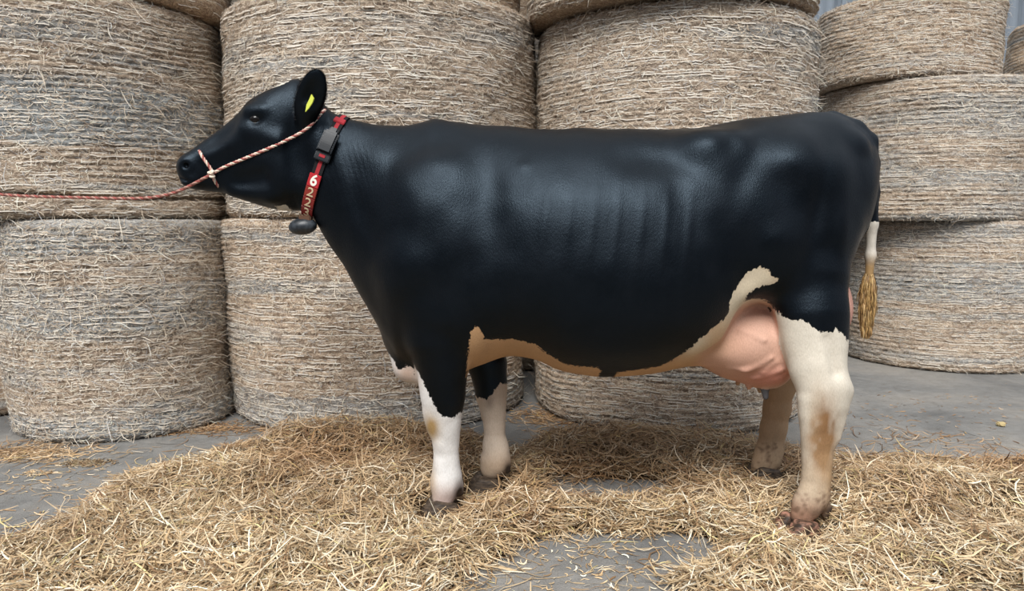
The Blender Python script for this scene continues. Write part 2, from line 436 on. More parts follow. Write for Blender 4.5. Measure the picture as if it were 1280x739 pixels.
# ---------------------------------------------------------------- the cow: one implicit surface
YM = 2.92                                     # depth of the cow's middle plane
VOX = 0.006
x0, x1 = -1.37, 1.47; y0_, y1_ = YM-0.47, YM+0.47; zlo, zhi = -0.015, 1.70
gx = np.arange(x0, x1, VOX, dtype=np.float32); gy = np.arange(y0_, y1_, VOX, dtype=np.float32); gz = np.arange(zlo, zhi, VOX, dtype=np.float32)
FLD = np.full((len(gx), len(gy), len(gz)), 0.5, np.float32)

def smin(a, b, k):
    if k <= 0: return np.minimum(a, b)
    h = np.maximum(k - np.abs(a-b), 0)/k
    return np.minimum(a, b) - h*h*k*0.25
def smax(a, b, k): return -smin(-a, -b, k)

def apply(fn, lo, hi, k=0.03, op='add', F=None):
    F = FLD if F is None else F
    m = k + 0.06
    lo = np.asarray(lo) - m; hi = np.asarray(hi) + m
    i0, i1 = np.searchsorted(gx, [lo[0], hi[0]]); j0, j1 = np.searchsorted(gy, [lo[1], hi[1]]); k0, k1 = np.searchsorted(gz, [lo[2], hi[2]])
    if i1 <= i0 or j1 <= j0 or k1 <= k0: return
    X = gx[i0:i1, None, None]; Y = gy[None, j0:j1, None]; Z = gz[None, None, k0:k1]
    d = fn(X, Y, Z).astype(np.float32)
    s = F[i0:i1, j0:j1, k0:k1]
    F[i0:i1, j0:j1, k0:k1] = smin(s, d, k) if op == 'add' else smax(s, -d, k)

def cone(a, b, ra, rb, k=0.03, sy=1.0, op='add'):
    """tapered limb segment, flattened sideways by sy"""
    a = np.asarray(a, float); b = np.asarray(b, float); ab = b-a; ab2 = ab.copy(); ab2[1] *= sy
    L2 = float(ab2 @ ab2) + 1e-9
    def fn(X, Y, Z):
        dx = X-a[0]; dy = (Y-a[1])*sy; dz = Z-a[2]
        h = np.clip((dx*ab2[0]+dy*ab2[1]+dz*ab2[2])/L2, 0, 1)
        return np.sqrt((dx-h*ab2[0])**2 + (dy-h*ab2[1])**2 + (dz-h*ab2[2])**2) - (ra+(rb-ra)*h)
    r = max(ra, rb)
    apply(fn, np.minimum(a, b)-r, np.maximum(a, b)+r, k, op)

def ell(c, r, k=0.03, rot=None, op='add'):
    c = np.asarray(c, float); r = np.asarray(r, float); M = np.eye(3) if rot is None else np.asarray(rot, float)  # rows: local axes
    def fn(X, Y, Z):
        dx = X-c[0]; dy = Y-c[1]; dz = Z-c[2]
        l = [M[i, 0]*dx + M[i, 1]*dy + M[i, 2]*dz for i in range(3)]
        k0 = np.sqrt(sum((l[i]/r[i])**2 for i in range(3))); k1 = np.sqrt(sum((l[i]/r[i]**2)**2 for i in range(3))) + 1e-6
        return k0*(k0-1)/k1
    e = np.sqrt(((M*r[:, None])**2).sum(0))
    apply(fn, c-e, c+e, k, op)

def chain(pts, k=0.02, sy=1.0):
    """pts: (px, py, dy, radius) along a limb"""
    P = [(W(px, py, YM+dy), r) for px, py, dy, r in pts]
    for (a, ra), (b, rb) in zip(P[:-1], P[1:]): cone(a, b, ra, rb, k, sy)

def loft(st, k=0.03, name=''):
    """st rows: px, py_top, py_bottom, half width, pear, exponent ; sections stacked along x"""
    st = np.array(st, float)
    xs = np.array([W(r[0], (r[1]+r[2])/2, YM)[0] for r in st])
    zt = np.array([W(r[0], r[1], YM)[2] for r in st]); zb = np.array([W(r[0], r[2], YM)[2] for r in st])
    def fn(X, Y, Z):
        x = X[:, 0, 0]
        T = sinterp(x, xs, zt)[:, None, None]; Bm = sinterp(x, xs, zb)[:, None, None]
        hw = sinterp(x, xs, st[:, 3])[:, None, None]; pe = sinterp(x, xs, st[:, 4])[:, None, None]; ex = sinterp(x, xs, st[:, 5])[:, None, None]
        h = np.maximum((T-Bm)/2, 0.004); zc = (T+Bm)/2
        v = (Z-zc)/h; vv = np.clip(v, -1.3, 1.3)
        g = np.maximum(1 - pe*vv, 0.25)
        u = np.abs(Y-YM)/(hw*g)
        rr = (np.abs(u)**ex + np.abs(v)**ex)**(1/ex)
        f = (rr-1)
        ox = np.maximum(xs[0]-x, 0) + np.maximum(x-xs[-1], 0)
        f = f.astype(np.float32)
        gr = np.gradient(f, VOX)
        gm = np.sqrt(gr[0]**2+gr[1]**2+gr[2]**2)
        d = f/np.maximum(gm, 1.2)
        d = np.minimum(d, 0.3) + 0*d
        return np.where(ox[:, None, None] > 0, np.maximum(d, 0) + ox[:, None, None], d)
    lo = (xs[0], YM-st[:, 3].max()*1.35, zb.min()); hi = (xs[-1], YM+st[:, 3].max()*1.35, zt.max())
    apply(fn, lo, hi, k)

# neck + trunk (px, top, bottom, half width, pear, exponent)
TR = [(376, 140, 256, .085, .0, 2.0), (392, 131, 276, .092, .0, 2.0), (410, 137, 304, .10, .0, 2.0), (432, 147, 338, .115, .02, 2.0), (450, 151, 371, .135, .06, 2.0),
      (470, 155, 405, .165, .12, 2.0), (488, 156.5, 436, .195, .18, 2.0), (502, 157, 456, .215, .22, 2.0), (520, 155, 466, .235, .25, 2.0),
      (535, 151.5, 470, .25, .26, 2.0), (545, 149, 470, .258, .26, 2.0), (565, 152.5, 468, .278, .26, 2.0), (600, 156, 455, .31, .24, 2.05), (640, 159, 443, .34, .20, 2.1), (665, 162, 446, .355, .18, 2.15),
      (700, 161.5, 460, .372, .17, 2.2), (722, 160, 464, .38, .16, 2.25), (750, 162, 467, .388, .15, 2.3), (800, 163, 464, .392, .13, 2.35), (850, 161.5, 455, .375, .10, 2.3),
      (880, 158, 444, .35, .06, 2.3), (905, 153.5, 408, .325, .0, 2.3), (935, 149, 382, .30, -.04, 2.3), (960, 146.5, 374, .288, -.06, 2.3), (1000, 142, 380, .262, -.02, 2.2),
      (1025, 141, 365, .235, .02, 2.15), (1045, 146, 345, .205, .06, 2.1), (1062, 154, 318, .17, .08, 2.0), (1078, 166, 290, .12, .06, 2.0), (1087, 178, 265, .075, .0, 2.0), (1092, 205, 240, .03, .0, 2.0)]
loft(TR)
# head
HD = [(222.5, 206, 210, .012, 0, 2.0), (224, 202, 217, .028, 0, 2.2), (227.5, 198, 225, .045, -.03, 2.3), (232, 194.5, 230.5, .058, -.05, 2.4), (240, 189.5, 235, .068, -.05, 2.5), (250, 182, 238, .067, .0, 2.5), (262, 172, 239.5, .063, .05, 2.4),
      (278, 160, 241, .064, .10, 2.3), (292, 149.5, 244.5, .070, .04, 2.3), (303, 139.5, 249, .080, -.06, 2.3), (313, 128.5, 253, .089, -.14, 2.3), (328, 118.5, 258, .097, -.18, 2.4), (345, 110, 262, .100, -.16, 2.4),
      (360, 103, 264, .098, -.10, 2.3), (374, 99, 264, .092, -.05, 2.2), (388, 107, 262, .084, .0, 2.1), (402, 126, 256, .075, 0, 2.0), (412, 144, 240, .05, 0, 2.0)]
loft(HD, k=0.035)
# cheek muscle, brow, cheekbone, muzzle pads
def WS(px, py, off, s):
    """a landmark seen on the near side at (px, py); s = 1 gives its mirror image on the far side"""
    p = W(px, py, YM-off); p[1] = YM+s*off; return p
for s in (-1, 1):
    ell(WS(350, 212, .060, s), (.085, .046, .10), 0.05)
    cone(WS(306, 163, .070, s), WS(350, 176, .088, s), .013, .018, 0.045)          # cheekbone
    cone(WS(311, 139, .070, s), WS(330, 138, .080, s), .012, .013, 0.035)           # brow
    cone(WS(262, 196, .050, s), WS(300, 176, .060, s), .012, .016, 0.04)           # nasal side
    cone(WS(292, 238, .036, s), WS(338, 244, .060, s), .010, .018, 0.05)           # jaw bar
    cone(WS(296, 226, .084, s), WS(325, 222, .106, s), .010, .014, 0.05, op='sub')
    ell(WS(235, 207, .042, s), (.026, .026, .030), 0.025)
    ell(WS(240, 227, .038, s), (.034, .030, .020), 0.025)
    ell(WS(232, 207, .070, s), (.011, .016, .012), 0.010, op='sub')                # nostril
    cone(WS(225, 222.5, .050, s), WS(238, 227.5, .074, s), .005, .005, 0.009, op='sub')
    cone(WS(238, 227.5, .074, s), WS(262, 230.5, .074, s), .005, .004, 0.009, op='sub')  # mouth
    ell(WS(318.5, 149, .106, s), (.026, .018, .018), 0.012, op='sub')              # eye socket
    ell(WS(372, 190, .105, s), (.03, .02, .09), 0.05, op='sub')                    # hollow behind the jaw
# shoulder blades, barrel and pelvis landmarks
for s in (-1, 1):
    R1 = np.array([[.94, 0, .34], [0, 1, 0], [-.34, 0, .94]])
    ell(WS(560, 290, .15, s), (.12, .095, .22), 0.16, R1)            # scapula
    ell(WS(522, 345, .165, s), (.11, .085, .12), 0.09)               # point of shoulder
    ell(WS(560, 392, .17, s), (.12, .08, .15), 0.08)
    ell(WS(894, 182, .222, s), (.065, .04, .034), 0.13)             # hook bone
    cone(WS(900, 215, .205, s), WS(950, 300, .225, s), .05, .09, 0.12)
    ell(WS(1064, 182, .12, s), (.045, .035, .035), 0.05)             # pin bone
    ell(WS(1000, 215, .195, s), (.13, .07, .10), 0.09)               # thurl
    ell(WS(1001, 295, .155, s), (.170, .125, .28), 0.08)             # thigh
    ell(WS(968, 328, .225, s), (.10, .07, .115), 0.10)               # stifle
    cone(WS(955, 345, .26, s), WS(912, 372, .26, s), .022, .014, 0.06)   # flank fold
# back edge of the thighs down to the gaskin
NH = [(1012, 355, -.20, .135), (1016, 395, -.235, .113), (1019, 430, -.25, .098), (1022, 460, -.27, .093), (1030, 486, -.285, .088), (1029, 505, -.29, .078), (1026, 525, -.295, .065),
      (1025, 548, -.30, .052), (1023, 575, -.305, .045), (1021, 598, -.31, .045), (1017.5, 617, -.312, .053), (1010, 630, -.315, .050), (1002, 645, -.318, .040)]
chain(NH[:4], 0.05, 1.25); chain(NH[3:], 0.02, 1.25)
cone(W(1035, 470, YM-.28), W(1053, 489, YM-.285), .035, .026, 0.03)                     # point of the hock
cone(W(1053, 489, YM-.285), W(1044, 545, YM-.30), .022, .018, 0.03)
cone(W(1022, 350, YM-.19), W(1029, 435, YM-.25), .060, .036, 0.04)                      # hamstring line
cone(W(1036, 425, YM-.345), W(1046, 466, YM-.345), .012, .014, 0.03, op='sub')          # hollow before the tendon
cone(W(1012, 500, YM-.30), W(1014, 590, YM-.31), .035, .030, 0.02)
cone(W(1034, 634, YM-.31), W(1031, 644, YM-.31), .017, .014, 0.015)                   # dewclaw
FH = [(1000, 370, .17, .135), (985, 410, .20, .112), (979, 440, .225, .090), (977, 465, .24, .070), (974, 485, .25, .062), (971, 510, .26, .056), (967, 535, .265, .053), (963, 560, .27, .054),
      (959, 573, .27, .057), (955, 583, .27, .055)]
chain(FH, 0.02, 1.2)
cone(W(1003, 455, YM+.24), W(992, 478, YM+.25), .03, .024, 0.03)
NF = [(548, 385, -.17, .120), (548, 425, -.175, .100), (553, 455, -.17, .087), (553, 480, -.165, .077), (554, 500, -.16, .070), (554, 518, -.155, .059), (556, 535, -.15, .048), (557.5, 555, -.145, .041),
      (558, 578, -.14, .0405), (558, 596, -.138, .0465), (557.5, 606, -.138, .049), (554, 621, -.14, .040)]
chain(NF, 0.035, 1.2)
cone(W(540, 516, YM-.155), W(543, 538, YM-.15), .022, .018, 0.03)
cone(W(573, 606, YM-.13), W(575, 616, YM-.13), .018, .015, 0.015)
FF = [(575, 385, .16, .12), (595, 425, .155, .095), (609, 455, .145, .074), (613, 480, .14, .062), (615, 498, .135, .054), (617, 516, .13, .043), (618, 535, .13, .037), (619, 555, .13, .043),
      (620, 570, .13, .051), (618, 579, .13, .049), (614, 587, .13, .040)]
chain(FF, 0.03, 1.15)
cone(W(633, 578, YM+.13), W(634, 588, YM+.13), .016, .014, 0.015)
# underline: brisket, milk vein
cone(W(500, 425, YM), W(515, 455, YM), .05, .06, 0.05, 0.8)
cone(W(512, 458, YM-.05), W(540, 466, YM-.08), .05, .045, 0.05)
for s in (-1, 1): cone(W(890, 446, YM+s*.13), W(690, 447, YM+s*.16), .022, .014, 0.03)
# udder
ell(W(926, 424, YM-.03), (.178, .205, .158), 0.035)
ell(W(955, 448, YM-.04), (.105, .165, .115), 0.05)
ell(W(888, 432, YM-.04), (.115, .16, .065), 0.05)
ell(W(1027, 385, YM-.0), (.115, .085, .16), 0.03)
for (a, b, dy, r0, r1) in (((955, 478), (957, 497), -.115, .017, .011), ((938, 470), (936, 485), -.10, .016, .010), ((948, 470), (950, 488), .09, .017, .011), ((925, 465), (922, 480), .09, .016, .010)):
    cone(W(*a, YM+dy), W(*b, YM+dy), r0, r1, 0.012)
for p in (((900, 455), (930, 463)), ((930, 463), (972, 450)), ((945, 474), (975, 462)), ((955, 465), (966, 452)), ((934, 462), (962, 446)), ((925, 412), (952, 424)), ((905, 452), (880, 440))):     # udder veins
    a = W(*p[0], YM-.2); b = W(*p[1], YM-.2)
    def on_udder(q):
        c = W(928, 425, YM-.03); v_ = 1-((q[0]-c[0])/.175)**2-((q[2]-c[2])/.155)**2; c2 = W(955, 448, YM-.04); v2 = 1-((q[0]-c2[0])/.105)**2-((q[2]-c2[2])/.115)**2
        q[1] = min(c[1]-.20*math.sqrt(max(v_, 0)), c2[1]-.165*math.sqrt(max(v2, 0)))-.007; return q
    cone(on_udder(a), on_udder(b), .0075, .006, 0.014)
# tail: dock lies in the cleft and hangs down behind the rump
chain([(1040, 152, 0, .04), (1068, 163, -.01, .035), (1084, 178, -.02, .032), (1089, 205, -.02, .029), (1090, 240, -.02, .025), (1089, 280, -.02, .021), (1088, 320, -.02, .018), (1086, 350, -.02, .016)], 0.02)
# folds of skin across the neck, in front of the shoulder
X = gx[:, None, None]; Z = gz[None, None, :]
xa = W(405, 200, YM)[0]; xb = W(478, 200, YM)[0]
wgt = np.exp(-(((X-(xa+xb)/2))/((xb-xa)*0.42))**4)*np.clip((Z-1.05)/0.1, 0, 1)
_w = vnoise(X[:, :, 0]*9+30, Z[0]*5+30, 95)[:, None, :]; _w2 = vnoise(X[:, :, 0]*5+30, Z[0]*2+30, 96)[:, None, :]
FLD += (wgt*0.0016*(1+_w2)*np.sin((X*1.0+(Z-1.3)*0.30)*2*np.pi/0.022 + 3.5*_w)).astype(np.float32)
_n = (vnoise(X[:, :, 0]*7+30, Z[0]*7+30, 91)*.6 + vnoise(X[:, :, 0]*16+30, Z[0]*14+30, 92)*.4)[:, None, :]*np.clip((Z-.62)/.15, 0, 1)
FLD += (_n*0.0035).astype(np.float32)
def relief(px, py, off, rx, rz, amp, rot=0.0):
    """soft swelling (amp > 0) or hollow of the body surface, same on both sides"""
    c = W(px, py, YM-off); dx = X-c[0]; dz = Z-c[2]; ca, sa = math.cos(rot), math.sin(rot)
    FLD[:] -= (amp*np.exp(-((dx*ca+dz*sa)/rx)**2-((-dx*sa+dz*ca)/rz)**2)).astype(np.float32)
for a_ in ((500, 250, .2, .10, .17, .010, .25), (565, 200, .2, .09, .09, .008, .2), (612, 280, .3, .07, .20, -.014, .1), (590, 330, .3, .05, .10, -.010, 0), (520, 330, .2, .10, .09, .012, 0), (555, 395, .2, .07, .07, .008, 0),
          (690, 260, .35, .16, .14, .006, 0), (818, 200, .33, .12, .06, -.018, -.1), (850, 250, .34, .05, .10, -.010, .3), (880, 178, .3, .07, .05, .004, 0), (914, 180, .3, .05, .06, -.012, .2), (930, 220, .3, .05, .10, -.012, -.3),
          (985, 200, .26, .09, .06, .010, 0), (1030, 185, .2, .05, .05, -.010, 0), (1020, 260, .28, .03, .15, -.010, -.15), (975, 290, .3, .07, .12, .008, 0), (1050, 280, .24, .035, .12, .008, 0), (760, 330, .38, .2, .08, .005, 0),
          (470, 190, .15, .06, .05, .006, 0), (450, 260, .13, .04, .12, -.008, .4), (425, 210, .11, .03, .10, .006, .3), (655, 205, .3, .022, .018, .003, 0)):
    relief(*a_)
for i_ in range(7): relief(680+i_*30, 285+i_*2, .37, .014, .13, .0028, -.12)
_n = (vnoise(X[:, :, 0]*34+30, Z[0]*26+30, 93))[:, None, :]*np.clip((.5-Z)/.1, 0, 1)
FLD += (_n*0.0022).astype(np.float32)
F_NOEAR = FLD.copy()
# ears
def rot_axes(z_ax, y_hint):
    z = np.array(z_ax, float); z /= np.linalg.norm(z); y = np.array(y_hint, float); y -= z*(y@z); y /= np.linalg.norm(y); x = np.cross(y, z)
    return np.stack([x, y, z])
eb = W(379, 152, YM-.085); et = W(398, 91, YM-.17)
RA = rot_axes(et-eb, (0.25, -1, 0.1))
ec = (eb+et)/2
ell(ec, (.052, .020, .112), 0.012, RA)
ell(ec - RA[1]*(-.026) + RA[2]*.018, (.036, .020, .085), 0.010, RA, op='sub')
cone(eb+np.array([0, .03, -.02]), eb+(et-eb)*0.3, .034, .028, 0.02)
fb = W(372, 118, YM+.085); ft = W(358, 96, YM+.19)
ell((fb+ft)/2, (.045, .018, .08), 0.015, rot_axes(ft-fb, (0.6, -1, 0.1)))

def surface_nets(F, origin, h):
    S = F < 0
    nx, ny, nz_ = F.shape
    c = np.zeros((nx-1, ny-1, nz_-1), np.uint8)
    for a in (0, 1):
        for b in (0, 1):
            for d in (0, 1): c += S[a:nx-1+a, b:ny-1+b, d:nz_-1+d]
    act = (c > 0) & (c < 8); del c
    I, J, K = np.nonzero(act); n = len(I)
    idx = np.full(act.shape, -1, np.int32); idx[I, J, K] = np.arange(n)
    acc = np.zeros((n, 3)); cnt = np.zeros(n)
    corners = [(a, b, d) for a in (0, 1) for b in (0, 1) for d in (0, 1)]
    val = {q: F[I+q[0], J+q[1], K+q[2]].astype(float) for q in corners}
    for q in corners:
        for ax in range(3):
            if q[ax] == 1: continue
            p = list(q); p[ax] = 1; p = tuple(p)
            a, b = val[q], val[p]; m = (a < 0) != (b < 0)
            t_ = np.where(m, a/np.where(m, a-b, 1), 0)
            pos = np.array(q, float)[None].repeat(n, 0); pos[:, ax] += t_
            acc[m] += pos[m]; cnt += m
    V = (acc/cnt[:, None] + np.stack([I, J, K], 1))*h + np.asarray(origin)
    Q = []
    for ax in range(3):
        sl0 = [slice(0, -1)]*3; sl1 = [slice(0, -1)]*3; sl1[ax] = slice(1, None)
        o1, o2 = [a for a in range(3) if a != ax]
        A = S[:-1, :, :] if ax == 0 else (S[:, :-1, :] if ax == 1 else S[:, :, :-1])
        Bx = S[1:, :, :] if ax == 0 else (S[:, 1:, :] if ax == 1 else S[:, :, 1:])
        E = np.nonzero(A != Bx); P = np.stack(E, 1)
        ok = (P[:, o1] > 0) & (P[:, o2] > 0) & (P[:, o1] < F.shape[o1]-1) & (P[:, o2] < F.shape[o2]-1); P = P[ok]
        ins = A[P[:, 0], P[:, 1], P[:, 2]]
        def at(d1, d2):
            q = P.copy(); q[:, o1] -= d1; q[:, o2] -= d2; return idx[q[:, 0], q[:, 1], q[:, 2]]
        q = np.stack([at(0, 0), at(1, 0), at(1, 1), at(0, 1)], 1)
        flip = ins if ax != 1 else ~ins
        q = np.where(flip[:, None], q, q[:, ::-1]); Q.append(q)
    return V, np.concatenate(Q)

def relax(V, Q, it=1, lam=0.4):
    for _ in range(it):
        acc = np.zeros_like(V); cnt = np.zeros(len(V))
        for a, b in ((0, 1), (1, 2), (2, 3), (3, 0)):
            for s_, d_ in ((a, b), (b, a)):
                for ax in range(3): acc[:, ax] += np.bincount(Q[:, d_], V[Q[:, s_], ax], len(V))
                cnt += np.bincount(Q[:, d_], minlength=len(V))
        V = V + lam*(acc/np.maximum(cnt, 1)[:, None]-V)
    return V

V, Q = surface_nets(FLD, (gx[0], gy[0], gz[0]), VOX)
# largest connected piece only
lab = np.arange(len(V))
while True:
    m = lab[Q].min(1); new = lab.copy()
    for c_ in range(4): np.minimum.at(new, Q[:, c_], m)
    new = new[new]
    if (new == lab).all(): break
    lab = new
root_l = np.bincount(lab).argmax(); keep = lab == root_l
remap = np.cumsum(keep)-1; Q = remap[Q[keep[Q[:, 0]]]]; V = V[keep]
V = relax(V, Q, 2, 0.45)
print('COW verts', len(V))

def fsample(F, P):
    P = np.asarray(P, float); g = (P-np.array([gx[0], gy[0], gz[0]]))/VOX
    g = np.clip(g, 0, np.array(F.shape)-1.001); i = g.astype(int); f = g-i
    r = 0
    for a in (0, 1):
        for b in (0, 1):
            for c in (0, 1):
                w = (f[..., 0] if a else 1-f[..., 0])*(f[..., 1] if b else 1-f[..., 1])*(f[..., 2] if c else 1-f[..., 2])
                r = r + w*F[i[..., 0]+a, i[..., 1]+b, i[..., 2]+c]
    return r

def near_surface(px, py, F=None):
    """first point of the cow's near side behind the given picture point"""
    F = F_NOEAR if F is None else F
    Ys = np.arange(YM-.45, YM+.2, 0.002)
    P = np.array([W(px, py, y) for y in Ys]); d = fsample(F, P)
    hit = np.nonzero(d < 0)[0]
    return (P[hit[0]] if len(hit) else None), (P[d.argmin()])

# ---- coat: signed distance to the patches, evaluated from the cow's side (x, z)
def P2(poly, dy): return [tuple(W(px, py, YM+dy)[[0, 2]]) for px, py in poly]
vx, vy, vz = V[:, 0], V[:, 1]-YM, V[:, 2]
near = vy < 0.0
m_white = np.full(len(V), -0.2)
def patch(poly, dy, cond):
    global m_white
    sd = poly_sd(vx, vz, P2(poly, dy)); m_white = np.where(cond, np.maximum(m_white, sd), m_white)
belly = [(583, 520), (583, 462), (587, 430), (590, 411), (597, 403), (602, 410), (606, 421), (620, 423), (640, 422), (655, 425), (668, 428), (678, 436), (690, 445), (705, 454), (722, 457), (745, 456), (750, 463), (750, 520)]
flank = [(772, 520), (772, 467), (800, 462), (825, 457), (845, 444), (862, 429), (868, 420), (884, 408), (899, 396), (905, 386), (904, 374), (909, 362), (921, 345), (930, 337), (940, 332), (950, 336), (956, 343), (966, 347), (962, 353), (945, 356), (934, 362), (926, 374), (945, 373),
         (960, 376), (969, 385), (975, 395), (985, 440), (992, 480), (985, 520)]
not_far_leg = ~((vy > .045) & (vx < W(642, 445, YM+.14)[0]) & (vz < W(600, 440, YM+.14)[2]))
patch(belly, -.22, (np.abs(vy) < .45) & not_far_leg)
patch(flank, -.25, np.abs(vy) < .45)
hind = [(975, 720), (1000, 560), (999, 520), (990, 480), (984, 450), (978, 420), (972, 394), (985, 399), (997, 398), (1004, 404), (1015, 411), (1030, 412), (1036, 408), (1040, 414), (1044, 413), (1054, 424), (1080, 424), (1100, 720)]
hindw = [(900, 720), (930, 500), (975, 470), (980, 440), (976, 420), (972, 394)] + hind[7:]
patch(hindw, -.27, vy < -.07); patch([(x-25, y+15) for x, y in hindw], -.0, vy > .07)
front = [(517, 455), (525, 463), (532, 474), (540, 490), (545, 500), (549, 510), (558, 517), (568, 519), (573, 514), (600, 514), (600, 720), (500, 720), (515, 500)]
patch(front, -.16, (vy < 0.0))
ffr = [(570, 497), (590, 495), (600, 494), (607, 496), (615, 490), (620, 482), (625, 476), (633, 478), (650, 478), (650, 720), (560, 720)]
patch(ffr, .14, vy > 0.0)
patch([(480, 440), (494, 447), (500, 459), (505, 457), (512, 453), (518, 454), (522, 463), (527, 476), (515, 492), (480, 470)], -.05, np.abs(vy) < .13)
patch([(349, 258), (362, 255), (366, 262), (360, 275), (348, 270)], 0, np.abs(vy) < .05)
patch([(343, 110), (351, 106), (364, 102), (364, 105), (354, 109.5), (345, 112)], 0, np.abs(vy) < .05)
xu0, zu = W(1003, 400, YM)[0], W(1050, 352, YM)[2]
rud = (np.abs(vy) < .10) & (vx > xu0) & (vz < zu)
m_white = np.where(rud, np.maximum(m_white, 0.03), m_white)
zt_ = W(1088, 276, YM)[2]; xt_ = W(1078, 300, YM)[0]
m_white = np.where((vx > xt_) & (vz < zt_) & (vz > .6), np.maximum(m_white, zt_-vz), m_white)
m_white = np.clip(m_white, -0.06, 0.06)

# ---- skin and hair tones of the pale parts
def blend(C, w, col): w = np.clip(w, 0, 1)[:, None]; return C*(1-w) + np.array(col)[None]*w
def blob(px, py, dy, rx, rz):
    c = W(px, py, YM+dy); return np.exp(-((vx-c[0])/rx)**2-((vz-c[2])/rz)**2)
def sm(a, b, v_): t_ = np.clip((v_-a)/(b-a), 0, 1); return t_*t_*(3-2*t_)
T = np.tile(np.array([[0.74, 0.67, 0.56]]), (len(V), 1))
nz_a = vnoise(vx*22+50, vz*22+50, 31); nz_b = vnoise(vx*9+50, vz*9+50, 32)
z_belly = W(700, 440, YM-.2)[2]
isbelly = (vz > 0.42) & (np.abs(vy) < .42) & (vx > -.2) & (vx < .92)
T = blend(T, isbelly*1.0, (0.60, 0.36, 0.185))
T = blend(T, isbelly*np.clip(blob(925, 362, -.25, .13, .13)*1.5 + blob(860, 425, -.25, .06, .05), 0, 1), (0.78, 0.66, 0.48))
ud = blob(930, 430, -.1, .22, .19)*(vz > W(930, 492, YM)[2])*(np.abs(vy) < .26)
T = blend(T, sm(.3, .6, ud), (0.68, 0.40, 0.29))
T = blend(T, blob(955, 468, -.1, .10, .05)*(np.abs(vy) < .25)*(vx < W(990, 460, YM-.1)[0]), (0.70, 0.30, 0.22))
T = blend(T, blob(948, 412, -.1, .07, .06)*.6, (0.76, 0.47, 0.36))
T = blend(T, blob(885, 425, -.15, .06, .06)*(np.abs(vy) < .33)*(ud > .2)*.7, (0.56, 0.32, 0.17))
T = blend(T, rud*1.0, (0.66, 0.36, 0.29))
# near foreleg: clean white; stains at the knee, pink pastern
nf = (vy < 0) & (vx < W(581, 450, YM-.15)[0]) & (vz < 0.62)
T = blend(T, nf*1.0, (0.83, 0.80, 0.77))
T = blend(T, nf*blob(540, 532, -.15, .03, .055)*1.3*(0.8+.3*nz_a), (0.46, 0.30, 0.13))
T = blend(T, nf*sm(.16, .06, vz)*.75, (0.72, 0.50, 0.42))
T = blend(T, nf*blob(540, 600, -.14, .022, .07)*.8, (0.58, 0.42, 0.27))
T = blend(T, nf*blob(510, 465, -.1, .05, .05), (0.70, 0.52, 0.42))
ff = (vy > 0) & (vx < 0.05) & (vz < 0.55)
T = blend(T, ff*1.0, (0.66, 0.54, 0.43)); T = blend(T, ff*sm(.2, .1, vz)*.8, (0.56, 0.40, 0.27)); T = blend(T, ff*blob(612, 500, .13, .015, .03)*.6, (.3, .24, .2))
nh = (vy < np.where(vz > .40, -.228, -.07)) & (poly_sd(vx, vz, P2(hindw, -.27)) > -.01) & (vx > W(968, 500, YM-.3)[0])
T = blend(T, nh*1.0, (0.74, 0.67, 0.56))
T = blend(T, nh*(blob(1022, 545, -.3, .045, .13)*1.35*(1.05+.25*nz_a+.35*vnoise(vx*70+50, vz*35+50, 34))), (0.27, 0.14, 0.06))
T = blend(T, nh*(blob(1034, 590, -.3, .03, .12)*.8*(1+.4*nz_b)), (0.36, 0.21, 0.10))
T = blend(T, nh*blob(1012, 520, -.3, .02, .10)*.35, (0.5, 0.36, 0.22))
T = blend(T, nh*sm(.40, .15, vz)*.6, (0.50, 0.33, 0.18))
T = blend(T, nh*sm(.17, .06, vz)*(0.6+.5*nz_b), (0.38, 0.19, 0.12))
T = blend(T, nh*sm(.15, .06, vz)*np.clip(nz_a*1.5, 0, 1), (0.13, 0.08, 0.05))
fh = (vy > .07) & (vx > .7) & (vz < .72) & (ud < .35)
T = blend(T, fh*1.0, (0.47, 0.31, 0.185)); T = blend(T, fh*sm(.3, .1, vz)*.7, (0.56, 0.40, 0.26))
tl = (vx > xt_) & (vz > .75)
T = blend(T, tl*1.0, (0.70, 0.64, 0.55)); T = blend(T, tl*sm(W(1088, 312, YM)[2], W(1088, 335, YM)[2], vz), (0.40, 0.25, 0.11))
nz_c = .5*vnoise((vx+vz*.4)*38+50, (vz-vx*.3)*38+50, 33)+.6*vnoise((vx-vz*.5)*83+50, (vz+vx*.4)*83+50, 35); lowz = (vz < .17)
for px_, py_, dy_, rx_, rz_ in ((575, 613, -.13, .018, .040), (636, 588, .13, .018, .035), (1036, 640, -.31, .022, .035), (989, 655, -.315, .03, .022)):
    T = blend(T, lowz*(np.sign(vy) == np.sign(dy_))*blob(px_, py_, dy_, rx_, rz_)*1.3*(1+.4*nz_c), (0.06, 0.04, 0.028))
T = blend(T, lowz*(vx > .7)*np.clip(nz_c*1.1, 0, .7), (0.16, 0.09, 0.055))
tz = W(957, 486, YM-.1)[2]
T = blend(T, ((vz < tz+.004) & (np.abs(vx-W(957, 490, YM-.1)[0]) < .03) & (vy < -.08) & (vy > -.15))*1.0, (0.12, 0.12, 0.13))
T = np.clip(T*.80*(1+.06*nz_a[:, None]), 0, 1)

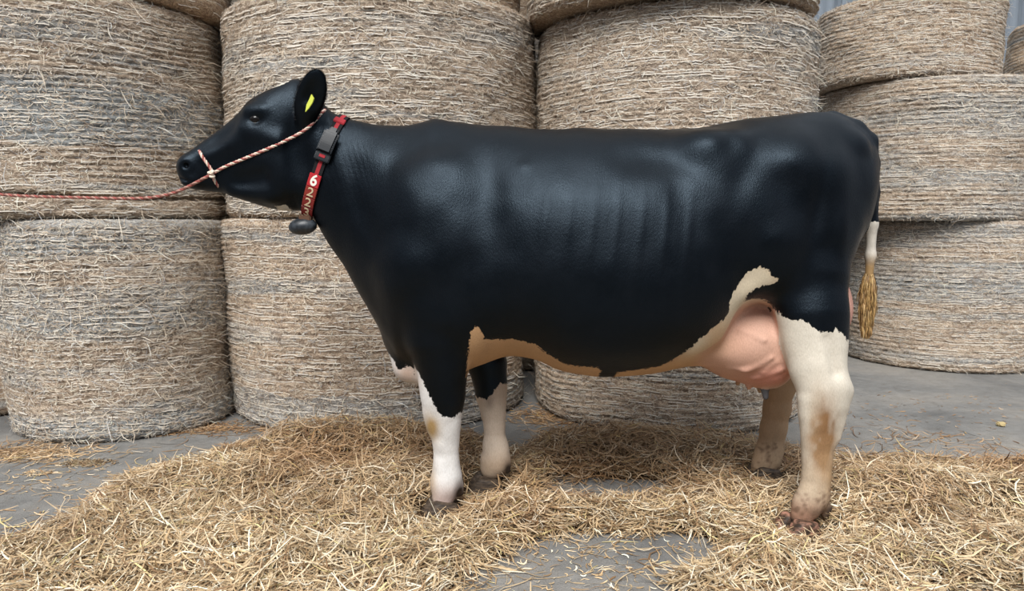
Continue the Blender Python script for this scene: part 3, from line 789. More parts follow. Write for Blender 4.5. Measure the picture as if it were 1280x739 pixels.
m_coat = mat('holstein_coat', rough=0.5, spec=0.5); t = NT(m_coat)
aw = t.attr('white'); ac = t.attr('Col')
v = t.coord(); hair = t.noise(t.coord((1, 1, .35)), 260, 3, 0.7); edge = t.noise(t.coord((1, 1, .6)), 75, 3, 0.75); soft = t.noise(v, 9, 4, 0.6)
sgn = t.math('ADD', aw.outputs['Fac'], t.math('MULTIPLY', t.math('SUBTRACT', edge, 0.5), 0.034))
msk = t.math('MULTIPLY', t.math('ADD', sgn, 0.0012), 400, True)
blk = t.ramp(soft, [(0.3, (0.0006, 0.0007, 0.0010)), (0.7, (0.0016, 0.0016, 0.0022))])
pale = t.mix(0.5, ac.outputs['Color'], t.ramp(hair, [(0.3, (0.72, 0.70, 0.66)), (0.65, (1.08, 1.08, 1.08))]), 'MULTIPLY')
c = t.mix(msk, blk, pale)
t.l.new(c, t.b.inputs['Base Color'])
rgh = t.mix(msk, t.ramp(soft, [(0.3, (0.31,)*3), (0.7, (0.43,)*3)]), (0.72, 0.72, 0.72)); t.l.new(rgh, t.b.inputs['Roughness'])
t.b.inputs['Specular IOR Level'].default_value = 0.25
t.l.new(t.mix(msk, (.60, .80, 1.0), (1.0, 1.0, 1.0)), t.b.inputs['Specular Tint'])
t.b.inputs['Subsurface Weight'].default_value = 0.0
bh = t.math('ADD', t.math('MULTIPLY', hair, 0.8), t.math('MULTIPLY', edge, 0.2))
t.bump(bh, 0.4, 0.0040)

cow_loc = np.array([0.1, YM, 0.0])
cow_me = mesh_np('cow', V-cow_loc, Q); vfloat(cow_me, 'white', m_white); vcol(cow_me, 'Col', T)
cow = link('cow', cow_me, m_coat, loc=cow_loc)
tag(cow, 'black and white dairy cow standing side-on in the straw, facing left', 'cow')

def child(name, me, m, parent=cow, loc=None):
    """a part modelled in world coordinates, parented in place"""
    o = bpy.data.objects.new(name, me); COL.objects.link(o); me.materials.append(m) if m is not None and not isinstance(m, (list, tuple)) else [me.materials.append(q) for q in (m or [])]
    o.parent = parent
    mw = Matrix.Identity(4); p = parent
    while p is not None: mw = Matrix.Translation(p.location) @ mw; p = p.parent
    o.location = -mw.translation
    return o

# ---- hooves: cloven, each claw cut flat at the ground
m_hoof = mat('dark_hoof_horn', (0.06, 0.045, 0.035), 0.6, 0.3); t = NT(m_hoof)
n1 = t.noise(t.coord((1, 1, 5)), 30, 4); t.l.new(t.ramp(n1, [(0.35, (0.028, 0.020, 0.015)), (0.7, (0.12, 0.085, 0.058))]), t.b.inputs['Base Color']); t.bump(n1, .5, .004)
m_hoofp = mat('soiled_pink_hoof_horn', (0.30, 0.16, 0.11), 0.6, 0.3); t = NT(m_hoofp)
n1 = t.noise(t.coord((1, 1, 2)), 26, 5); t.l.new(t.ramp(n1, [(0.42, (0.035, 0.022, 0.015)), (0.52, (0.12, 0.065, 0.042)), (0.66, (0.40, 0.20, 0.14))]), t.b.inputs['Base Color']); t.bump(n1, .6, .006)
def make_hoof(c, yaw, m, label=None, L=.078, wd=.036, ht=.066):
    vh = 0.0045; ax = np.arange(-.13, .11, vh); ay = np.arange(-.09, .09, vh); azz = np.arange(-.012, .11, vh)
    X, Y, Z = np.meshgrid(ax, ay, azz, indexing='ij')
    Fh = np.full(X.shape, 1.0)
    for s in (-1, 1):
        yc = s*wd*0.98
        k0 = np.sqrt(((X)/L)**2 + ((Y-yc)/wd)**2)
        d = (k0-1)*wd*.85 + Z*0.10
        d = smax(d, (Z-(X+L*1.02)*1.15)*.65, 0.012)                 # front wall slopes back from the toe
        d = smax(d, Z-(ht-.22*(X+.03)), 0.012)                     # coronet
        d = np.maximum(d, -Z)
        Fh = smin(Fh, d, 0.004)
    Vh, Qh = surface_nets(Fh, (ax[0], ay[0], azz[0]), vh); Vh = relax(Vh, Qh, 2, .4)
    cz, sz = math.cos(yaw), math.sin(yaw)
    Vh = np.stack([Vh[:, 0]*cz-Vh[:, 1]*sz, Vh[:, 0]*sz+Vh[:, 1]*cz, Vh[:, 2]], 1) + np.array([c[0], c[1], 0.0])
    o = child('hoof', mesh_np('hoof', Vh, Qh), m)
    if label: o['label'] = label
    return o
g = W(551, 634, YM-.14); make_hoof(g, .25, m_hoof)
g = W(606, 604, YM+.13); make_hoof(g, .1, m_hoof)
g = W(995, 665, YM-.318); make_hoof(g, .35, m_hoofp, 'soiled pinkish hoof of the near hind leg')
g = W(953, 597, YM+.27); make_hoof(g, .1, m_hoof)

# ---- eyes
def uv_ball(c, r, nu=28, nv=16):
    th = np.linspace(0, 2*np.pi, nu, endpoint=False); ph = np.linspace(0.001, np.pi-0.001, nv)
    A, B_ = np.meshgrid(th, ph, indexing='ij')
    P = np.stack([np.cos(A)*np.sin(B_)*r[0], np.sin(A)*np.sin(B_)*r[1], np.cos(B_)*r[2]], -1).reshape(-1, 3)+np.asarray(c)
    i, j = np.meshgrid(np.arange(nu), np.arange(nv-1), indexing='ij'); a = (i*nv+j).ravel(); b = (((i+1) % nu)*nv+j).ravel()
    return P, np.stack([a, a+1, b+1, b], 1)
m_eye = mat('dark_wet_eye', (0.008, 0.006, 0.005), 0.10, 0.25)
m_lid = mat('black_eyelid', (0.006, 0.006, 0.007), 0.45, 0.4)
for s in (-1, 1):
    h_, _ = near_surface(318.5, 149)
    yy = (h_[1] if h_ is not None else YM-.09); c = W(318.5, 149, yy); c[1] = YM + s*(YM-yy) + (-s)*.006
    Pb, Qb = uv_ball(c, (.0235, .016, .0175)); child('eye', mesh_np('eye', Pb, Qb), m_eye)

def tube(P, r, n=8, closed=False, flat=None):
    """swept tube through points; r scalar or array"""
    P = np.asarray(P, float); N = len(P); r = np.broadcast_to(np.asarray(r, float), (N,))
    Tn = (np.roll(P, -1, 0)-np.roll(P, 1, 0)) if closed else np.gradient(P, axis=0)
    Tn /= np.linalg.norm(Tn, axis=1, keepdims=True)+1e-12
    nrm = np.cross(Tn[0], (0, 0, 1.0)); 
    if np.linalg.norm(nrm) < .1: nrm = np.cross(Tn[0], (0, 1.0, 0))
    nrm /= np.linalg.norm(nrm); Ns = []
    for i in range(N):
        nrm = nrm - Tn[i]*(nrm@Tn[i]); nrm /= np.linalg.norm(nrm); Ns.append(nrm)
    Ns = np.array(Ns); Bs = np.cross(Tn, Ns)
    a = np.linspace(0, 2*np.pi, n, endpoint=False)
    V = P[:, None]+(Ns[:, None]*np.cos(a)[None, :, None]+Bs[:, None]*np.sin(a)[None, :, None])*r[:, None, None]
    V = V.reshape(-1, 3); M = N if closed else N-1
    i, j = np.meshgrid(np.arange(M), np.arange(n), indexing='ij'); i2 = (i+1) % N; j2 = (j+1) % n
    Qd = np.stack([(i*n+j).ravel(), (i*n+j2).ravel(), (i2*n+j2).ravel(), (i2*n+j).ravel()], 1)
    return V, Qd, (Ns, Bs, Tn)
for s in (-1, 1):      # eyelids: a ring round each eye
    h_, _ = near_surface(318.5, 149); yy = h_[1] if h_ is not None else YM-.09
    a = np.linspace(0, 2*np.pi, 24, endpoint=False); c = W(318.5, 149, yy)
    ring = np.stack([c[0]+.0262*np.cos(a), np.full(24, YM+s*(YM-yy)) + s*.003 - s*.006*np.abs(np.cos(a)), c[2]+.0150*np.sin(a)], 1)
    Vt, Qt, _ = tube(ring, .0042, 8, True); child('eyelid', mesh_np('eyelid', Vt, Qt), m_lid)

# ---- ear tag
m_tag = mat('yellow_ear_tag', (0.58, 0.62, 0.07), 0.5, 0.5)
tc_ = ec + RA[1]*.030 - RA[2]*.015 + RA[0]*.002
p0 = W(389.5, 119, tc_[1]-.012)+np.array([0, 0, 0]); 
out = [(386.5, 135), (381, 139), (384, 128), (388, 119.5), (391, 118), (392, 124)]
front = np.array([W(a, b, tc_[1]-.016) for a, b in [(389, 118), (392, 123), (390.5, 128), (386, 135), (381.5, 140), (383, 131), (386.5, 124)]])
back = front+np.array([0.002, .003, 0])
nf_ = len(front); Vt = np.concatenate([front, back]); me = bpy.data.meshes.new('ear_tag')
me.from_pydata(Vt.tolist(), [], [list(range(nf_)), list(range(2*nf_-1, nf_-1, -1))]+[[i, i+nf_, (i+1) % nf_+nf_, (i+1) % nf_] for i in range(nf_)]); me.update()
o = child('ear_tag', me, m_tag); o['label'] = 'yellow ear tag'

# ---- fringe of hair in the ears and the tail switch
def hair_mesh(name, roots, dirs, L, w, curl, col, S=4, droop=0.0, m=None, parent=cow, label=None, jit=.15):
    N = len(roots); d = dirs/np.linalg.norm(dirs, axis=1, keepdims=True)
    side = np.cross(d, rng.normal(0, 1, (N, 3))); side /= np.linalg.norm(side, axis=1, keepdims=True)
    tt = np.linspace(0, 1, S+1)
    cen = roots[:, None]+d[:, None]*(L[:, None]*tt[None])[..., None]+side[:, None]*(curl*L[:, None]*np.sin(tt*2.6)[None])[..., None]
    cen[..., 2] -= droop*(L[:, None]*tt[None]**2)
    s2 = np.cross(d, side)
    ww = np.broadcast_to((w*np.array([1.0]+[.9]*(S-1)+[.15]))[None, :, None], cen.shape[:2]+(1,))
    Vv, Qq = build_ribbons(cen, np.broadcast_to(s2[:, None], cen.shape), ww)
    me = mesh_np(name, Vv, Qq); c_ = np.array(col)[rng.choice(len(col), N)]*(1+rng.normal(0, jit, (N, 1)))
    vcol(me, 'Col', np.repeat(np.clip(c_, 0.002, .95), (S+1)*2, axis=0))
    o = child(name, me, m, parent); tag(o, kind='stuff', label=label); return o
m_hair = straw_material('coat_hair'); 
N = 900; a_ = rng.uniform(0, 2*np.pi, N)
rim = ec + RA[0]*(.050*np.cos(a_))[:, None]+RA[2]*(.108*np.sin(a_))[:, None]+RA[1]*.004
dr = RA[0]*np.cos(a_)[:, None]*.8+RA[2]*(np.sin(a_)*.8)[:, None]+RA[1]*.5+rng.normal(0, .25, (N, 3))
hair_mesh('ear_hair', rim, dr, rng.uniform(.004, .012, N), .0010, .3, [(0.006, 0.006, 0.007), (0.012, 0.011, 0.011)], S=2, m=m_hair)
N = 2600; f = rng.random(N)
sw = np.array([W(1086.5-3*q, 338+75*q**1.25, YM-.02) for q in f]); ang = rng.uniform(0, 2*np.pi, N); rr_ = (.010+.018*np.sin(np.clip(f*1.1, 0, 1)*np.pi*.85))*rng.random(N)**.5
rt = sw+np.stack([rr_*np.cos(ang), rr_*np.sin(ang), 0*ang], 1)
dr = np.stack([.10*np.cos(ang)*(1-1.6*f)+rng.normal(0, .06, N)-.02, .10*np.sin(ang)*(1-1.6*f), -np.ones(N)], 1)
hair_mesh('tail_switch', rt, dr, rng.uniform(.035, .075, N)*(1.15-.6*f), .0034, .16, [(0.46, 0.29, 0.11), (0.36, 0.21, 0.08), (0.56, 0.39, 0.18), (0.26, 0.15, 0.06)], m=m_hair, label='soiled golden-brown switch of tail hair')

# ---------------------------------------------------------------- collar
Tp = W(431, 147, YM); Bp = W(384, 276, YM); cc = (Tp+Bp)/2; e1 = (Tp-Bp)/np.linalg.norm(Tp-Bp); e2 = np.array([0, 1.0, 0]); nn = np.cross(e1, e2)
rads = []
NT_ = 160; ths = np.linspace(0, 2*np.pi, NT_, endpoint=False)
for th in ths:
    d = e1*math.cos(th)+e2*math.sin(th); rs = np.arange(.03, .36, .002); f = fsample(F_NOEAR, cc+d*rs[:, None]); hh = np.nonzero(f > 0)[0]
    rads.append(rs[hh[0]] if len(hh) else rads[-1])
rads = np.array(rads)
for _ in range(6): rads = (np.roll(rads, 1)+rads*2+np.roll(rads, -1))/4
rads = rads + .004
def ring_pt(th, off=0.0, lat=0.0):
    r = np.interp(th % (2*np.pi), np.append(ths, 2*np.pi), np.append(rads, rads[0])); return cc+(e1*math.cos(th)+e2*math.sin(th))*(r+off)+nn*lat
def strap_mesh(name, th0, th1, n, off0, off1, lat0, lat1, closed=False, rnd=0.0):
    Vv = []
    tt = np.linspace(th0, th1, n, endpoint=not closed)
    for q in tt:
        for (o_, l_) in ((off0, lat0), (off1, lat0), (off1, lat1), (off0, lat1)): Vv.append(ring_pt(q, o_, l_))
    M = n if closed else n-1; F_ = []
    for i in range(M):
        for j in range(4):
            a = i*4+j; b = i*4+(j+1) % 4; c = ((i+1) % n)*4+(j+1) % 4; d = ((i+1) % n)*4+j; F_.append([a, b, c, d])
    if not closed: F_ += [[0, 3, 2, 1], [(n-1)*4+q for q in range(4)]]
    me = bpy.data.meshes.new(name); me.from_pydata([tuple(p) for p in Vv], [], F_); me.update()
    bm = bmesh.new(); bm.from_mesh(me); bmesh.ops.recalc_face_normals(bm, faces=bm.faces)
    if rnd > 0: bmesh.ops.bevel(bm, geom=bm.edges, offset=rnd, segments=2, affect='EDGES')
    bm.to_mesh(me); bm.free(); return me
def th_at(py):
    """angle on the near side where the collar passes the given picture row"""
    q = np.linspace(2*np.pi, np.pi, 400); yy = np.array([proj(ring_pt(a, .005))[1] for a in q]); return float(np.interp(py, yy, q))
m_web = mat('dark_webbing', (0.012, 0.011, 0.012), 0.8, 0.2); t = NT(m_web); t.bump(t.noise(t.coord(), 500, 2), .5, .002)
m_red = mat('red_webbing_stripe', (0.34, 0.022, 0.030), 0.7, 0.25); t = NT(m_red); t.bump(t.noise(t.coord(), 500, 2), .5, .002)
m_plast = mat('black_plastic', (0.006, 0.008, 0.011), 0.42, 0.35)
collar = bpy.data.objects.new('neck_collar', None); COL.objects.link(collar); collar.location = cc
tag(collar, 'dark webbing collar with red stripe and red number tiles on the cow\'s neck', 'collar')
child('strap', strap_mesh('strap', 0, 2*np.pi, 120, 0.0, .004, -.019, .019, True), m_web, collar)
child('stripe', strap_mesh('stripe', 0, 2*np.pi, 120, .0035, .0052, -.007, .007, True), m_red, collar)
t0_, t1_ = th_at(201), th_at(170)
# transponder box: a rounded block wider at the top, with a lid line and buckle slot
child('transponder', strap_mesh('transponder', th_at(172), th_at(193), 10, .004, .038, -.030, .026, False, .008), m_plast, collar)
child('buckle', strap_mesh('buckle', th_at(190), th_at(202), 8, .004, .020, -.030, .027, False, .003), m_plast, collar)
child('cap', strap_mesh('cap', th_at(165), th_at(173), 6, .004, .024, -.018, .016, False, .006), m_plast, collar)
o = child('buckle_slot', strap_mesh('buckle_slot', th_at(195.5), th_at(198.5), 5, .0195, .022, -.012, .010), m_red, collar)
o = child('top_clip', strap_mesh('top_clip', th_at(149), th_at(154), 6, .003, .010, -.021, .021, False, .002), m_red, collar); 
m_tile = [mat('bright_red_number_tile', (0.46, 0.020, 0.028), 0.35, 0.5), mat('worn_red_number_tile', (0.27, 0.030, 0.020), 0.5, 0.4), mat('worn_red_number_tile', (0.22, 0.018, 0.015), 0.5, 0.4), mat('brownish_red_number_tile', (0.20, 0.016, 0.014), 0.5, 0.4)]
m_dig = [mat('cream_digit', (0.86, 0.84, 0.74), 0.5, 0.3), mat('worn_tan_digit', (0.62, 0.50, 0.32), 0.6, 0.3)]
rows = [217.5, 233, 245.5, 257.5, 269]
for i, ch in enumerate('6223'):
    a, b = th_at(rows[i]+.4), th_at(rows[i+1]-.4)
    tile = child('number_tile', strap_mesh('number_tile', a, b, 4, .005, .012, -.022, .022, False, .0012), m_tile[i], collar)
    cu = bpy.data.curves.new('digit', 'FONT'); cu.body = ch; cu.size = .054; cu.align_x = 'CENTER'; cu.align_y = 'CENTER'; cu.extrude = .0006; cu.offset = .0012 if i == 0 else 0.0002
    tmp = bpy.data.objects.new('digit', cu); me = bpy.data.meshes.new_from_object(tmp); bpy.data.objects.remove(tmp)
    mid = (a+b)/2; ctr = ring_pt(mid, .0126); up = ring_pt(a, .012)-ring_pt(b, .012); up /= np.linalg.norm(up)
    lat = -nn if (-nn)[0] > 0 else nn; lat = lat/np.linalg.norm(lat); no = np.cross(lat, up); no /= np.linalg.norm(no); lat = np.cross(up, no)
    squ = min(1.0, np.linalg.norm(ring_pt(a)-ring_pt(b))/.044)
    sg = 1.0 if nn[0] > 0 else -1.0; hh_ = .044; dth = (a-b)
    for v_ in me.vertices:
        v_.co = ring_pt(mid+dth*v_.co.y/hh_*.98, .0128+v_.co.z, sg*v_.co.x*.98)
    o = child('digit', me, m_dig[0 if i == 0 else 1], tile)
    o['label'] = 'digit ' + ch
# weight under the throat
wc = W(378.5, 283, YM-.035)
Pb, Qb = uv_ball((0, 0, 0), (.053, .036, .032), 36, 20); ca, sa = math.cos(-.10), math.sin(-.10)
Pb = np.stack([Pb[:, 0]*ca+Pb[:, 2]*sa, Pb[:, 1], -Pb[:, 0]*sa+Pb[:, 2]*ca], 1)+wc
m_wt = mat('dark_grey_rubber_weight', (0.045, 0.052, 0.06), 0.42, 0.5); t = NT(m_wt); n1 = t.noise(t.coord(), 45, 4)
t.l.new(t.ramp(n1, [(.4, (.010, .013, .017)), (.65, (.045, .053, .062))]), t.b.inputs['Base Color']); t.bump(n1, .4, .003)
child('collar_weight', mesh_np('collar_weight', Pb, Qb[:, ::-1]), m_wt, collar)
hb = W(382, 273, YM-.04)
bm = bmesh.new(); bmesh.ops.create_cube(bm, size=1); bmesh.ops.scale(bm, vec=(.045, .03, .022), verts=bm.verts); bmesh.ops.bevel(bm, geom=bm.edges, offset=.004, segments=2, affect='EDGES'); bmesh.ops.translate(bm, vec=hb, verts=bm.verts)
me = bpy.data.meshes.new('weight_hanger'); bm.to_mesh(me); bm.free()
child('weight_hanger', me, mat('rusty_brown_hanger', (.10, .05, .03), .7, .2), collar)

# ---------------------------------------------------------------- halter rope (three twisted strands)
m_rr = mat('dull_red_rope_strand', (0.33, 0.095, 0.08), .8, .2); m_rc = mat('cream_rope_strand', (0.74, 0.62, 0.50), .8, .2); m_rp = mat('pinkish_rope_strand', (0.62, 0.36, 0.30), .8, .2)
def resample(P, step):
    P = np.asarray(P, float); 
    for _ in range(3):   # smooth subdivision
        Qp = np.empty((2*len(P)-1, 3)); Qp[::2] = P; Qp[1::2] = (P[1:]+P[:-1])/2
        Qp[2:-2:2] = Qp[2:-2:2]*.5+(Qp[1:-3:2]+Qp[3:-1:2])*.25; P = Qp
    s = np.concatenate([[0], np.cumsum(np.linalg.norm(np.diff(P, axis=0), axis=1))]); n = max(4, int(s[-1]/step)); q = np.linspace(0, s[-1], n)
    return np.stack([np.interp(q, s, P[:, i]) for i in range(3)], 1), s[-1]
def rope(name, P, r, parent, mats, step=.007, pitch=.035):
    P, L = resample(P, step); _, _, (Ns, Bs, Tn) = tube(P, r)
    s = np.linspace(0, L, len(P)); Vv = []; Qq = []; mi = []; base = 0
    for k in range(3):
        a = s/pitch*2*np.pi+k*2*np.pi/3
        C_ = P+(Ns*np.cos(a)[:, None]+Bs*np.sin(a)[:, None])*r*.5
        v_, q_, _ = tube(C_, r*.58, 6); Vv.append(v_); Qq.append(q_+base); base += len(v_); mi += [k]*len(q_)
    me = mesh_np(name, np.concatenate(Vv), np.concatenate(Qq)); o = child(name, me, mats, parent)
    me.polygons.foreach_set('material_index', np.array(mi, dtype=np.int32)); return o
halter = bpy.data.objects.new('rope_halter', None); COL.objects.link(halter); halter.location = W(268, 218, YM-.08)
tag(halter, 'thin red and cream twisted rope halter on the cow\'s head with a lead running left', 'halter')
RM = [m_rr, m_rc, m_rp]
def on_face(pts, off=.005):
    out = []
    for px, py in pts:
        h_, c_ = near_surface(px, py); p = h_ if h_ is not None else c_
        out.append(np.array(p)+np.array([0, -off, 0]))
    return out
cheek = on_face([(266, 218), (272, 213.5), (285, 207), (300, 201), (318, 193.5), (336, 186), (354, 178), (370, 170)])
cheek += on_face([(383, 162.5), (392, 154), (399, 145), (404, 139.5)], .006) if False else [np.array(near_surface(px, py, FLD)[0] if near_surface(px, py, FLD)[0] is not None else near_surface(px, py, FLD)[1])+np.array([0, -.006, 0]) for px, py in ((383, 162.5), (391, 155), (398, 147), (403, 140.5))]
topn = W(408, 136.5, YM-.03); far = W(406, 140, YM+.07)
rope('cheek_rope', cheek+[topn, far, W(400, 165, YM+.11)], .0062, halter, RM)
nb = on_face([(250, 189), (254, 197), (259, 204), (264.5, 211), (266.5, 218), (268, 225), (272, 231)])
ntop = W(247, 183.5, YM); nbot = W(279, 240.5, YM)
mir = [np.array([p[0], 2*YM-p[1], p[2]]) for p in nb[::-1]]
rope('noseband', [mir[-1], ntop+np.array([-.002, 0, .004])]+nb+[nbot]+mir, .0062, halter, RM)
rope('lead_rope', [cheek[0]+np.array([0, -.008, 0]), W(255, 223, YM-.09), W(240, 231, YM-.09), W(224, 239, YM-.08), W(205, 245, YM-.06), W(180, 248.5, YM-.04), W(140, 248, YM-.03), W(100, 247, YM-.02), W(50, 246, YM-.0), W(0, 244, YM+.02), W(-60, 235, YM+.02)], .0062, halter, [m_rr, mat('brown_rope_strand', (.20, .09, .07), .8, .2), mat('soiled_rope_strand', (.42, .24, .19), .8, .2)])
# knot where the three ropes meet
kc = cheek[0]+np.array([0, -.010, 0]); a = np.linspace(0, 2*np.pi, 40)
kn = kc+np.stack([.009*np.sin(2*a), .005*np.cos(3*a), .010*np.cos(a)*(1+.3*np.sin(2*a))], 1); Vt, Qt, _ = tube(kn[:-1], .0045, 6, True)
child('knot', mesh_np('knot', Vt, Qt), m_rc, halter)

# ---------------------------------------------------------------- straw bedding on the floor
HOOVES = [tuple(W(550, 634, YM-.14)[:2]), tuple(W(606, 604, YM+.13)[:2]), tuple(W(999, 664, YM-.318)[:2]), tuple(W(953, 597, YM+.27)[:2])]
def H_raw(x, y):
    h = 0.012 + 0*x
    for (px, py, hh, sx, sy) in ((440, 560, .09, .42, .22), (300, 610, .045, .55, .25), (480, 620, .03, .5, .22), (160, 700, .03, .6, .2), (830, 575, .05, .42, .20), (780, 560, .035, .3, .12), (1130, 630, .055, .45, .22), (1000, 710, .035, .5, .15), (1250, 640, .03, .5, .3), (700, 650, .02, .3, .12), (400, 720, .03, .5, .15), (540, 540, .05, .25, .15)):
        g_ = G(px, py); h = h + hh*np.exp(-((x-g_[0])/sx)**2-((y-g_[1])/sy)**2)
    h = h + .012*vnoise(x*4.5+20, y*4.5+20, 41) + .007*vnoise(x*13+20, y*13+20, 42)
    for hx, hy in HOOVES: h = h*(1-.96*np.exp(-(((x-hx)/.15)**2+((y-hy+.08)/.19)**2)**1.5))
    return np.maximum(h, 0)
DENSE = [(-250, 760), (-100, 715), (0, 690), (60, 668), (110, 642), (150, 612), (240, 582), (320, 556), (360, 541), (420, 530), (480, 516), (540, 520), (590, 548), (640, 566), (700, 548), (715, 532), (800, 530), (900, 545), (960, 562), (1050, 574), (1150, 579), (1290, 577), (1450, 585), (1600, 1100), (-400, 1100)]
BARE = [[(560, 1100), (585, 745), (608, 712), (640, 690), (680, 673), (760, 667), (840, 672), (925, 684), (925, 700), (875, 716), (860, 735), (880, 760), (890, 1100)],
        [(672, 622), (700, 606), (760, 598), (830, 602), (842, 612), (800, 626), (730, 632), (690, 632)], [(1190, 668), (1230, 652), (1285, 645), (1285, 672), (1230, 684)], [(1160, 1100), (1180, 742), (1230, 732), (1300, 740), (1400, 1100)]]
dense_w = [tuple(G(min(max(a, -600), 2000), min(b, 900))[:2]) for a, b in DENSE]
bare_w = [[tuple(G(a, min(b, 900))[:2]) for a, b in p] for p in BARE]
def cover(x, y):
    d = poly_sd(x, y, dense_w)
    for i_, p in enumerate(bare_w):
        d = np.minimum(d, -poly_sd(x, y, p) + (.02 if i_ == 2 else 0))
    d = d + .07*vnoise(x*5+30, y*5+30, 51) + .03*vnoise(x*17+30, y*17+30, 52)
    d = np.minimum(d, np.minimum(3.05-np.abs(x), y-1.66)*.5)
    return np.clip((d+.05)/.12, 0, 1)
def Hs(x, y): return H_raw(x, y)*cover(x, y)

m_straw = straw_material('dry_straw'); 
bed = bpy.data.objects.new('straw_bedding', None); COL.objects.link(bed); bed.location = (0, 2.9, 0)
tag(bed, 'thick layer of loose golden straw spread on the concrete under the cow', 'straw', kind='stuff')
# matted layer under the strands
gx2 = np.linspace(-3.2, 3.3, 420); gy2 = np.linspace(1.6, 4.1, 260); X, Y = np.meshgrid(gx2, gy2, indexing='ij')
cv = cover(X.ravel(), Y.ravel()).reshape(X.shape)
Z = H_raw(X, Y)*cv*0.9 + .004*vnoise(X*40, Y*40, 61)*cv - (1-cv)*.02 - .002
Vg = np.stack([X, Y, Z], -1).reshape(-1, 3); Qg = grid_quads(420, 260); kq = Vg[Qg][:, :, 2].max(1) > -0.004; Qg = Qg[kq]
m_mat = mat('matted_straw', rough=.9, spec=.15); t = NT(m_mat); n1 = t.noise(t.coord((1, 2.5, 1)), 55, 6, .7, 1.5); n2 = t.noise(t.coord(), 4, 3)
c = t.ramp(n1, [(.3, (.025, .014, .008)), (.5, (.08, .048, .025)), (.7, (.24, .16, .085))]); c = t.mix(.6, c, t.ramp(n2, [(.3, (.7, .62, .55)), (.7, (1.1, 1.05, 1))]), 'MULTIPLY')
t.l.new(c, t.b.inputs['Base Color']); t.bump(n1, 1, .02)
o = child('matted_straw', mesh_np('matted_straw', Vg, Qg), m_mat, bed); tag(o, kind='stuff')

def ground_strands(N, zone, thin=0.012, seed=0, lmin=.05, lmax=.20, wmin=.0018, wmax=.0056, lift=.050, gain=1.0, dens=None):
    r_ = np.random.default_rng(seed); Ps = []
    tot = 0
    while tot < N:
        x = r_.uniform(zone[0], zone[1], N); y = zone[2] + (zone[3]-zone[2])*r_.random(N)**1.15
        c_ = cover(x, y) if dens is None else dens(x, y); ok = r_.random(N) < np.maximum(c_, thin)
        inb = np.abs(x) < y*0.70+.35
        for hx, hy in HOOVES: ok &= (((x-hx+.01)/.125)**2+((y-hy+.05)/.14)**2 > r_.uniform(.5, 1.3, N))
        ok &= inb; Ps.append(np.stack([x[ok], y[ok]], 1)); tot += ok.sum()
    P = np.concatenate(Ps)[:N]; x, y = P.T
    z = Hs(x, y) if dens is None else 0*x
    cvv = np.clip(cover(x, y), 0, 1) if dens is None else np.full(N, .2)
    off = r_.random(N)**1.5*lift*(.15+.85*cvv)+.002
    ang = r_.uniform(0, 2*np.pi, N) + .0; ang = np.where(r_.random(N) < .6, 4.0*vnoise(x*3.1+40, y*3.1+40, 71)+1.5*vnoise(x*9+40, y*9+40, 72)+r_.normal(.15, .45, N), ang)
    pit = r_.normal(0, .24, N)*(.2+.8*cvv)+np.where(r_.random(N) < .05*cvv, r_.uniform(.2, .8, N), 0)
    u = np.stack([np.cos(ang)*np.cos(pit), np.sin(ang)*np.cos(pit), np.sin(pit)], 1)
    n_ = np.stack([r_.normal(0, .35, N), r_.normal(-.25, .35, N), np.ones(N)], 1); n_ -= u*(n_*u).sum(1, keepdims=True); n_ /= np.linalg.norm(n_, axis=1, keepdims=True)
    L = lmin+(lmax-lmin)*r_.random(N)**1.9
    S = 4
    cen, sd, ww = ribbons(np.stack([x, y, z+off], 1), u, n_, L, r_.uniform(wmin, wmax, N), r_.normal(0, .22, N), S=S)
    # follow the surface of the heap
    hc = (Hs(cen[..., 0].ravel(), cen[..., 1].ravel()) if dens is None else np.zeros(cen[..., 0].size)).reshape(cen.shape[:2])
    cen[..., 2] = np.maximum(cen[..., 2] - z[:, None] + hc*.7 + z[:, None]*.3, hc*.92+.0015)
    Vv, Qq = build_ribbons(cen, sd, ww)
    Vv[:, 2] = np.maximum(Vv[:, 2], .0008)
    p = np.array([.19, .18, .16, .13, .10, .13, .03, .08])
    tone = vnoise(x*2.2+11, y*2.2+11, 77)
    c_ = PAL[r_.choice(8, N, p=p)]*(1+r_.normal(0, .16, (N, 1)))*gain
    old_shade = np.clip(.45*vnoise(x*1.3+15, y*1.6+15, 79)+.55*vnoise(x*3.4+15, y*3.4+15, 80)+.9*(y-2.75), -.2, 1)  # patches of browner straw, plus shade under the cow painted into the far rows
    c_ = .9*c_*(1-old_shade[:, None]*np.array([.38, .48, .55]))*(1+.1*tone[:, None])
    return Vv, Qq, np.repeat(np.clip(c_, .02, .92), (S+1)*2, axis=0)
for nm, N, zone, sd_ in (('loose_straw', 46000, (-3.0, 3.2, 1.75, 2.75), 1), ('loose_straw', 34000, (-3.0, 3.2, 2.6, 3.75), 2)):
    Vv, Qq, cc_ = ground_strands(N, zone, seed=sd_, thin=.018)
    me = mesh_np(nm, Vv, Qq); vcol(me, 'Col', cc_); o = child(nm, me, m_straw, bed); tag(o, kind='stuff')

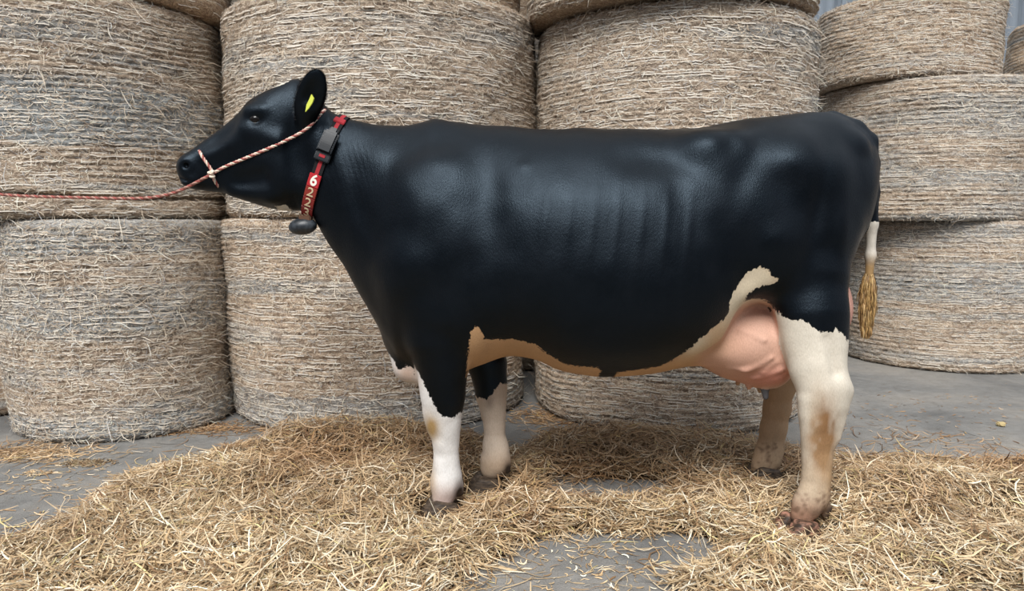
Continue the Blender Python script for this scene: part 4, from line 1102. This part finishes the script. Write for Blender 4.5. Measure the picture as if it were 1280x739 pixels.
def wisp(label, px, py, rx, ry, N, seed, gain=1.0, lmax=.12, name='straw_wisp', pal=None):
    g_ = G(px, py)
    def dens(x, y): return np.exp(-((x-g_[0])/rx)**2-((y-g_[1])/ry)**2)
    Vv, Qq, cc_ = ground_strands(N, (g_[0]-2*rx, g_[0]+2*rx, g_[1]-2*ry, g_[1]+2*ry), thin=0, seed=seed, dens=dens, lmin=.02, lmax=lmax, lift=.012, gain=gain)
    Vv = Vv - np.array([g_[0], g_[1], 0]); me = mesh_np(name, Vv, Qq); vcol(me, 'Col', cc_); o = link(name, me, m_straw, loc=(g_[0], g_[1], 0)); tag(o, label, 'straw', kind='stuff'); return o
wisp('thin wisp of straw on bare concrete right of the hind leg', 1150, 548, .20, .13, 110, 5)
wisp('loose straw fallen at the foot of the left floor bale\'s right side', 238, 536, .30, .10, 900, 6)
wisp('loose straw along the foot of the left floor bale at frame edge', 20, 566, .26, .12, 900, 7)
wisp('small brown heap of chaff on the bare concrete at left', 108, 579, .075, .035, 420, 8, .55, .05)
wisp('pale scrap of straw left of the chaff heap', 48, 592, .05, .03, 60, 9, 1.1, .06)
wisp('straw scraps at the foot of the bale behind the front legs', 690, 520, .18, .18, 700, 10)
wisp('straw scraps at the foot of the bale behind the udder', 800, 541, .32, .06, 1200, 11)
wisp('scattered straw bits on bare concrete between the hind legs and right bale', 1030, 520, .25, .2, 60, 12)
wisp('fine straw chaff scattered on the bare concrete patch nearest the camera', 745, 705, .55, .20, 420, 13, 1.1, .045, name='straw_chaff')
wisp('fine chaff on the bare concrete strip at left', 120, 600, .55, .25, 260, 14, 1.0, .035, name='straw_chaff')
wisp('fine chaff on the bare concrete at right in front of the right bale', 1170, 515, .60, .50, 260, 15, 1.0, .035, name='straw_chaff')
# clod of dried dirt
bm = bmesh.new(); bmesh.ops.create_icosphere(bm, subdivisions=3, radius=.022)
for v_ in bm.verts: v_.co *= 1+.25*random.uniform(-1, 1)*.6; v_.co.z *= .6
me = bpy.data.meshes.new('dirt_clod'); bm.to_mesh(me); bm.free()
g_ = G(1251, 533); o = link('dirt_clod', me, mat('dry_tan_dirt', (.42, .33, .17), .9, .1), loc=(g_[0], g_[1], .012)); tag(o, 'small tan clod of dirt on the bare concrete at right', 'clod')
